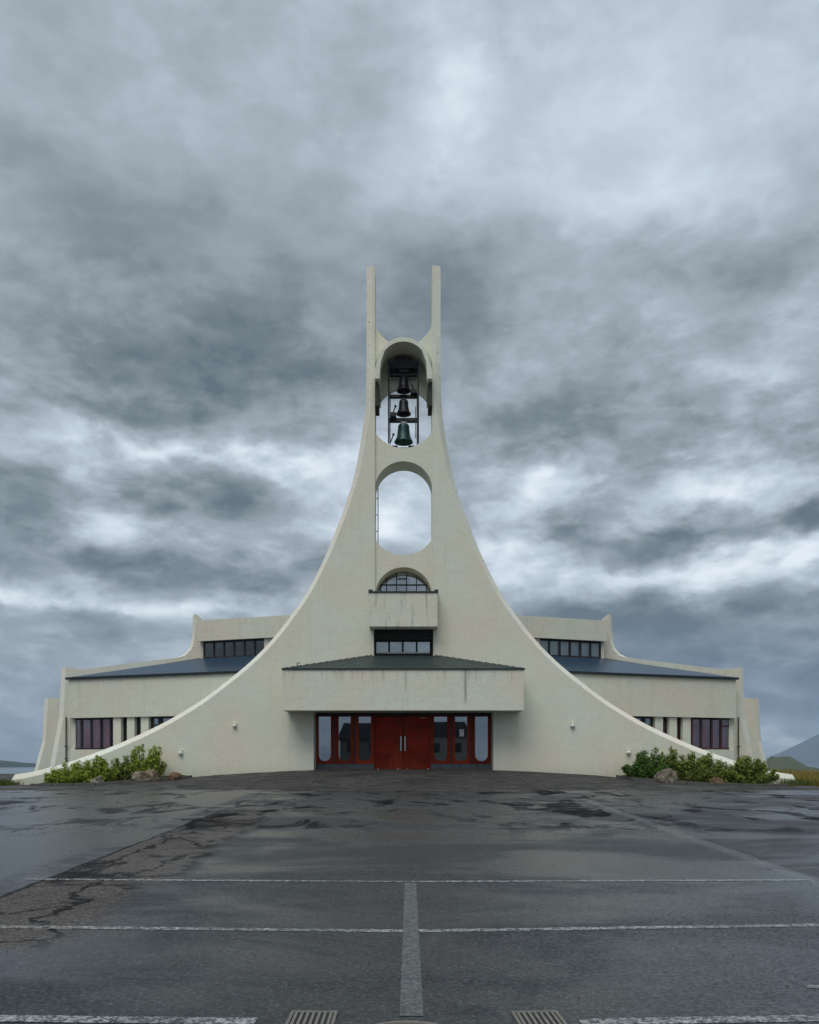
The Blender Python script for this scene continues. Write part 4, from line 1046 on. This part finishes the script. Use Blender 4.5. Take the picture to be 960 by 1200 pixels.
def grass(name, n, area, hmin, hmax, mat, seed, w0=.012):
    rg = random.Random(seed); b_ = MB()
    for _ in range(n):
        x, y = area(rg)
        z = max(terrain_z(x, y), gz(x, y) - .05 if abs(x) < 40 and y < 60 else -99); h = rg.uniform(hmin, hmax); a = rg.uniform(0, 6.28); w_ = rg.uniform(.7, 1.5) * w0 * (1 + max(0, y) * .03)
        lx, ly = rg.uniform(-.4, .4) * h, rg.uniform(-.4, .4) * h
        ca, sa_ = math.cos(a) * w_, math.sin(a) * w_; i = len(b_.v)
        b_.v += [(x - ca, y - sa_, z - .03), (x + ca, y + sa_, z - .03), (x + lx * .4 + ca * .7, y + ly * .4 + sa_ * .7, z + h * .6), (x + lx * .4 - ca * .7, y + ly * .4 - sa_ * .7, z + h * .6), (x + lx, y + ly, z + h)]
        b_.f += [(i, i + 1, i + 2, i + 3), (i + 3, i + 2, i + 4)]
    return tag(b_.build(name, mat, recalc=False), kind='stuff')
M['gr_y'] = mat_leaf('dry_yellow_grass', (.13, .13, .024), (.36, .25, .045), (.26, .19, .04))
M['gr_g'] = mat_leaf('fresh_grass', (.06, .09, .015), (.13, .15, .03), (.10, .13, .025))
def area_field(rg):
    while True:
        y = -3.2 + 60 * rg.random() ** 1.8; x = 17.0 + (10 + (y + 4) * .9) * rg.random()
        if x > 17.6 or y > 2: return x, y
grass('meadow_grass', 26000, area_field, .18, .5, M['gr_y'], 11)
grass('grass', 900, lambda r: (r.gauss(-17.15, .25), r.gauss(-.9, .35)), .12, .34, M['gr_g'], 12)
grass('grass', 700, lambda r: (r.gauss(17.0, .3), r.gauss(-.6, .5)), .12, .4, M['gr_g'], 13)
grass('grass', 900, lambda r: (r.uniform(-15.4, -12.4), -2.15 + r.gauss(.1, .08)), .06, .16, M['gr_g'], 14)
grass('grass', 900, lambda r: (r.uniform(10.6, 16.2), -2.1 + r.gauss(.05, .1)), .06, .18, M['gr_g'], 15)
grass('meadow_grass', 2500, lambda r: (r.uniform(-40, -17.5), r.uniform(1.5, 9)), .1, .3, M['gr_g'], 16)

grass('weeds', 260, lambda r: (r.choice((-1, 1)) * r.uniform(9.2, 4.1), -.06 - abs(r.gauss(0, .03))), .03, .10, M['gr_g'], 17, .006)
gb = MB(); rg = random.Random(5)
for _ in range(1500):          # loose grit along the joint between asphalt and paving and scattered nearer the camera
    if rg.random() < .6: x, y = rg.uniform(-16, 16), -6.9 + rg.gauss(0, .5)
    else: x, y = rg.uniform(-6, 6), rg.uniform(-30.7, -18)
    q = rg.uniform(.004, .011) * (1.6 if y > -10 else 1); z = gz(x, y) + .003; a = rg.uniform(0, 1.5); ca, sa_ = math.cos(a) * q, math.sin(a) * q
    gb.hexa([(x - ca, y - sa_, z), (x + sa_, y - ca, z), (x + ca, y + sa_, z), (x - sa_, y + ca, z), (x - ca * .5, y - sa_ * .5, z + q), (x + sa_ * .6, y - ca * .6, z + q * .9), (x + ca * .5, y + sa_ * .5, z + q), (x - sa_ * .5, y + ca * .5, z + q * .8)])
tag(gb.build('grit', M['rock_g'], recalc=False), kind='stuff')

# ------------------------------------------------------------------ markings, drains, manhole
def stripe(name, pts, wd, mat, lift=.004):
    b_ = MB(); fine = []
    for (a, c) in zip(pts, pts[1:]):
        a, c = Vector(a), Vector(c); k = max(2, int((c - a).length / .4)); fine += [a.lerp(c, i / k) for i in range(k)]
    fine.append(Vector(pts[-1]))
    for i, p in enumerate(fine):
        d = (fine[min(i + 1, len(fine) - 1)] - fine[max(i - 1, 0)]).normalized(); n = Vector((-d.y, d.x)) * wd / 2
        for q in (p - n, p + n): b_.v.append((q.x, q.y, gz(q.x, q.y) + lift))
    b_.f = [(2 * i, 2 * i + 2, 2 * i + 3, 2 * i + 1) for i in range(len(fine) - 1)]
    return tag(b_.build(name, mat, recalc=False), kind='structure')
G = ground_at
stripe('parking_line', [G(-200, 1084), G(0, 1086.5), G(475, 1091.5), G(960, 1084.5), G(1150, 1080)], .12, M['paint'])
stripe('parking_line', [G(30, 1030.5), G(475, 1033.5), G(950, 1031.5)], .10, M['paint'])
stripe('parking_line', [G(-150, 1193), G(0, 1194), G(300, 1197.5)], .13, M['paint'])
stripe('parking_line', [G(680, 1198.5), G(960, 1193.5), G(1100, 1191)], .13, M['paint'])
stripe('parking_line', [(.275, 5.15 - CD), (.275, 10.35 - CD)], .15, M['paint_faded'])
stripe('parking_line', [G(945, 1156.5), G(1000, 1159)], .08, M['paint'])
def drain(x, y, rot, label):
    e = tag(empty('drain_grate', None, (x, y, gz(x, y))), label, 'drain grate', 'drain grates at the front edge of the car park'); e.rotation_euler.z = rot
    a, w_ = .128, .012
    fm_ = MB()
    fm_.box(-a - .02, a + .02, a, a + .022, -.02, .014).box(-a - .02, a + .02, -a - .022, -a, -.02, .014).box(-a - .02, -a, -a + .0005, a - .0005, -.02, .0138).box(a, a + .02, -a + .0005, a - .0005, -.02, .0138)
    fm_.build('rim', M['grate'], e)
    MB().box(-a + .001, a - .001, -a + .001, a - .001, .0045, .006).build('sump', M['black'], e)
    for i in range(7):
        xx = -a + 2 * a * (i + .5) / 7 
        MB().box(xx - .009, xx + .009, -a + .001, a - .001, .0062, .0125).build('bar', M['grate'], e)
drain(gx(366, 5.1), 5.075 - CD, R(0), 'rectangular drain grate cut by the bottom edge, left of the faded line')
drain(gx(631, 5.1), 5.075 - CD, R(3), 'rectangular drain grate cut by the bottom edge, right of the faded line')
mh = tag(empty('manhole', None, (gx(477, 4.75), 4.72 - CD, 0)), 'round iron manhole cover just showing at the bottom edge', 'manhole cover')
MB().lathe([(0, .010), (.27, .010), (.275, .003)], 0, 0, 0, 40).build('cover', M['pipe'], mh)
MB().lathe([(.282, .003), (.285, .013), (.315, .011), (.325, .001)], 0, 0, 0, 40).build('rim', M['grate'], mh)

# ------------------------------------------------------------------ houses across the car park (they show in the glass)
M['hw'] = mat_plain('grey_render', (.16, .15, .14), .9); M['hw2'] = mat_plain('white_boards', (.30, .29, .28), .9); M['hr'] = mat_plain('dark_iron_roof', (.05, .045, .05), .6)
def house(x, y, w_, d, h, rh, mat, label):
    e = tag(empty('house', None, (x, y, terrain_z(x, y))), label, 'house', 'houses across the road from the car park')
    MB().box(-w_ / 2, w_ / 2, -d / 2, d / 2, -1, h).build('wall', M[mat], e)
    MB().prism([[(-w_ / 2 - .4, h + .002), (w_ / 2 + .4, h + .002), (w_ / 2 - .6, h + rh), (-w_ / 2 + .6, h + rh)]], -d / 2 - .4, d / 2 + .4, lambda u, v, q: (u, q, v)).build('roof', M['hr'], e)
    k = max(2, int(w_ / 2.6))
    for fl_ in range(2 if h > 4.5 else 1):
        for i in range(k):
            xx = -w_ / 2 + w_ * (i + .5) / k
            MB().box(xx - .55, xx + .55, d / 2 - .05, d / 2 + .03, 1 + fl_ * 2.8, 2.4 + fl_ * 2.8).build('window', M['flash'], e)
house(-6.7, -86, 6.4, 9, 5.6, 2.4, 'hw', 'grey two-storey house reflected in the left entrance windows')
house(5.9, -90, 6.6, 9, 6.2, 2.2, 'hw2', 'white two-storey house reflected in the right entrance windows')

# ------------------------------------------------------------------ air
mt, t = new_mat('haze'); t.n.remove(t.out); t.out = t.node('ShaderNodeOutputMaterial')
pvn = t.node('ShaderNodeVolumePrincipled'); pvn.inputs['Color'].default_value = (.62, .79, 1.0, 1); pvn.inputs['Density'].default_value = .00012
t.l.new(pvn.outputs[0], t.out.inputs['Volume'])
tag(MB().box(-13000, 13000, -13000, 13000, -24, 620).build('haze', mt), kind='stuff')
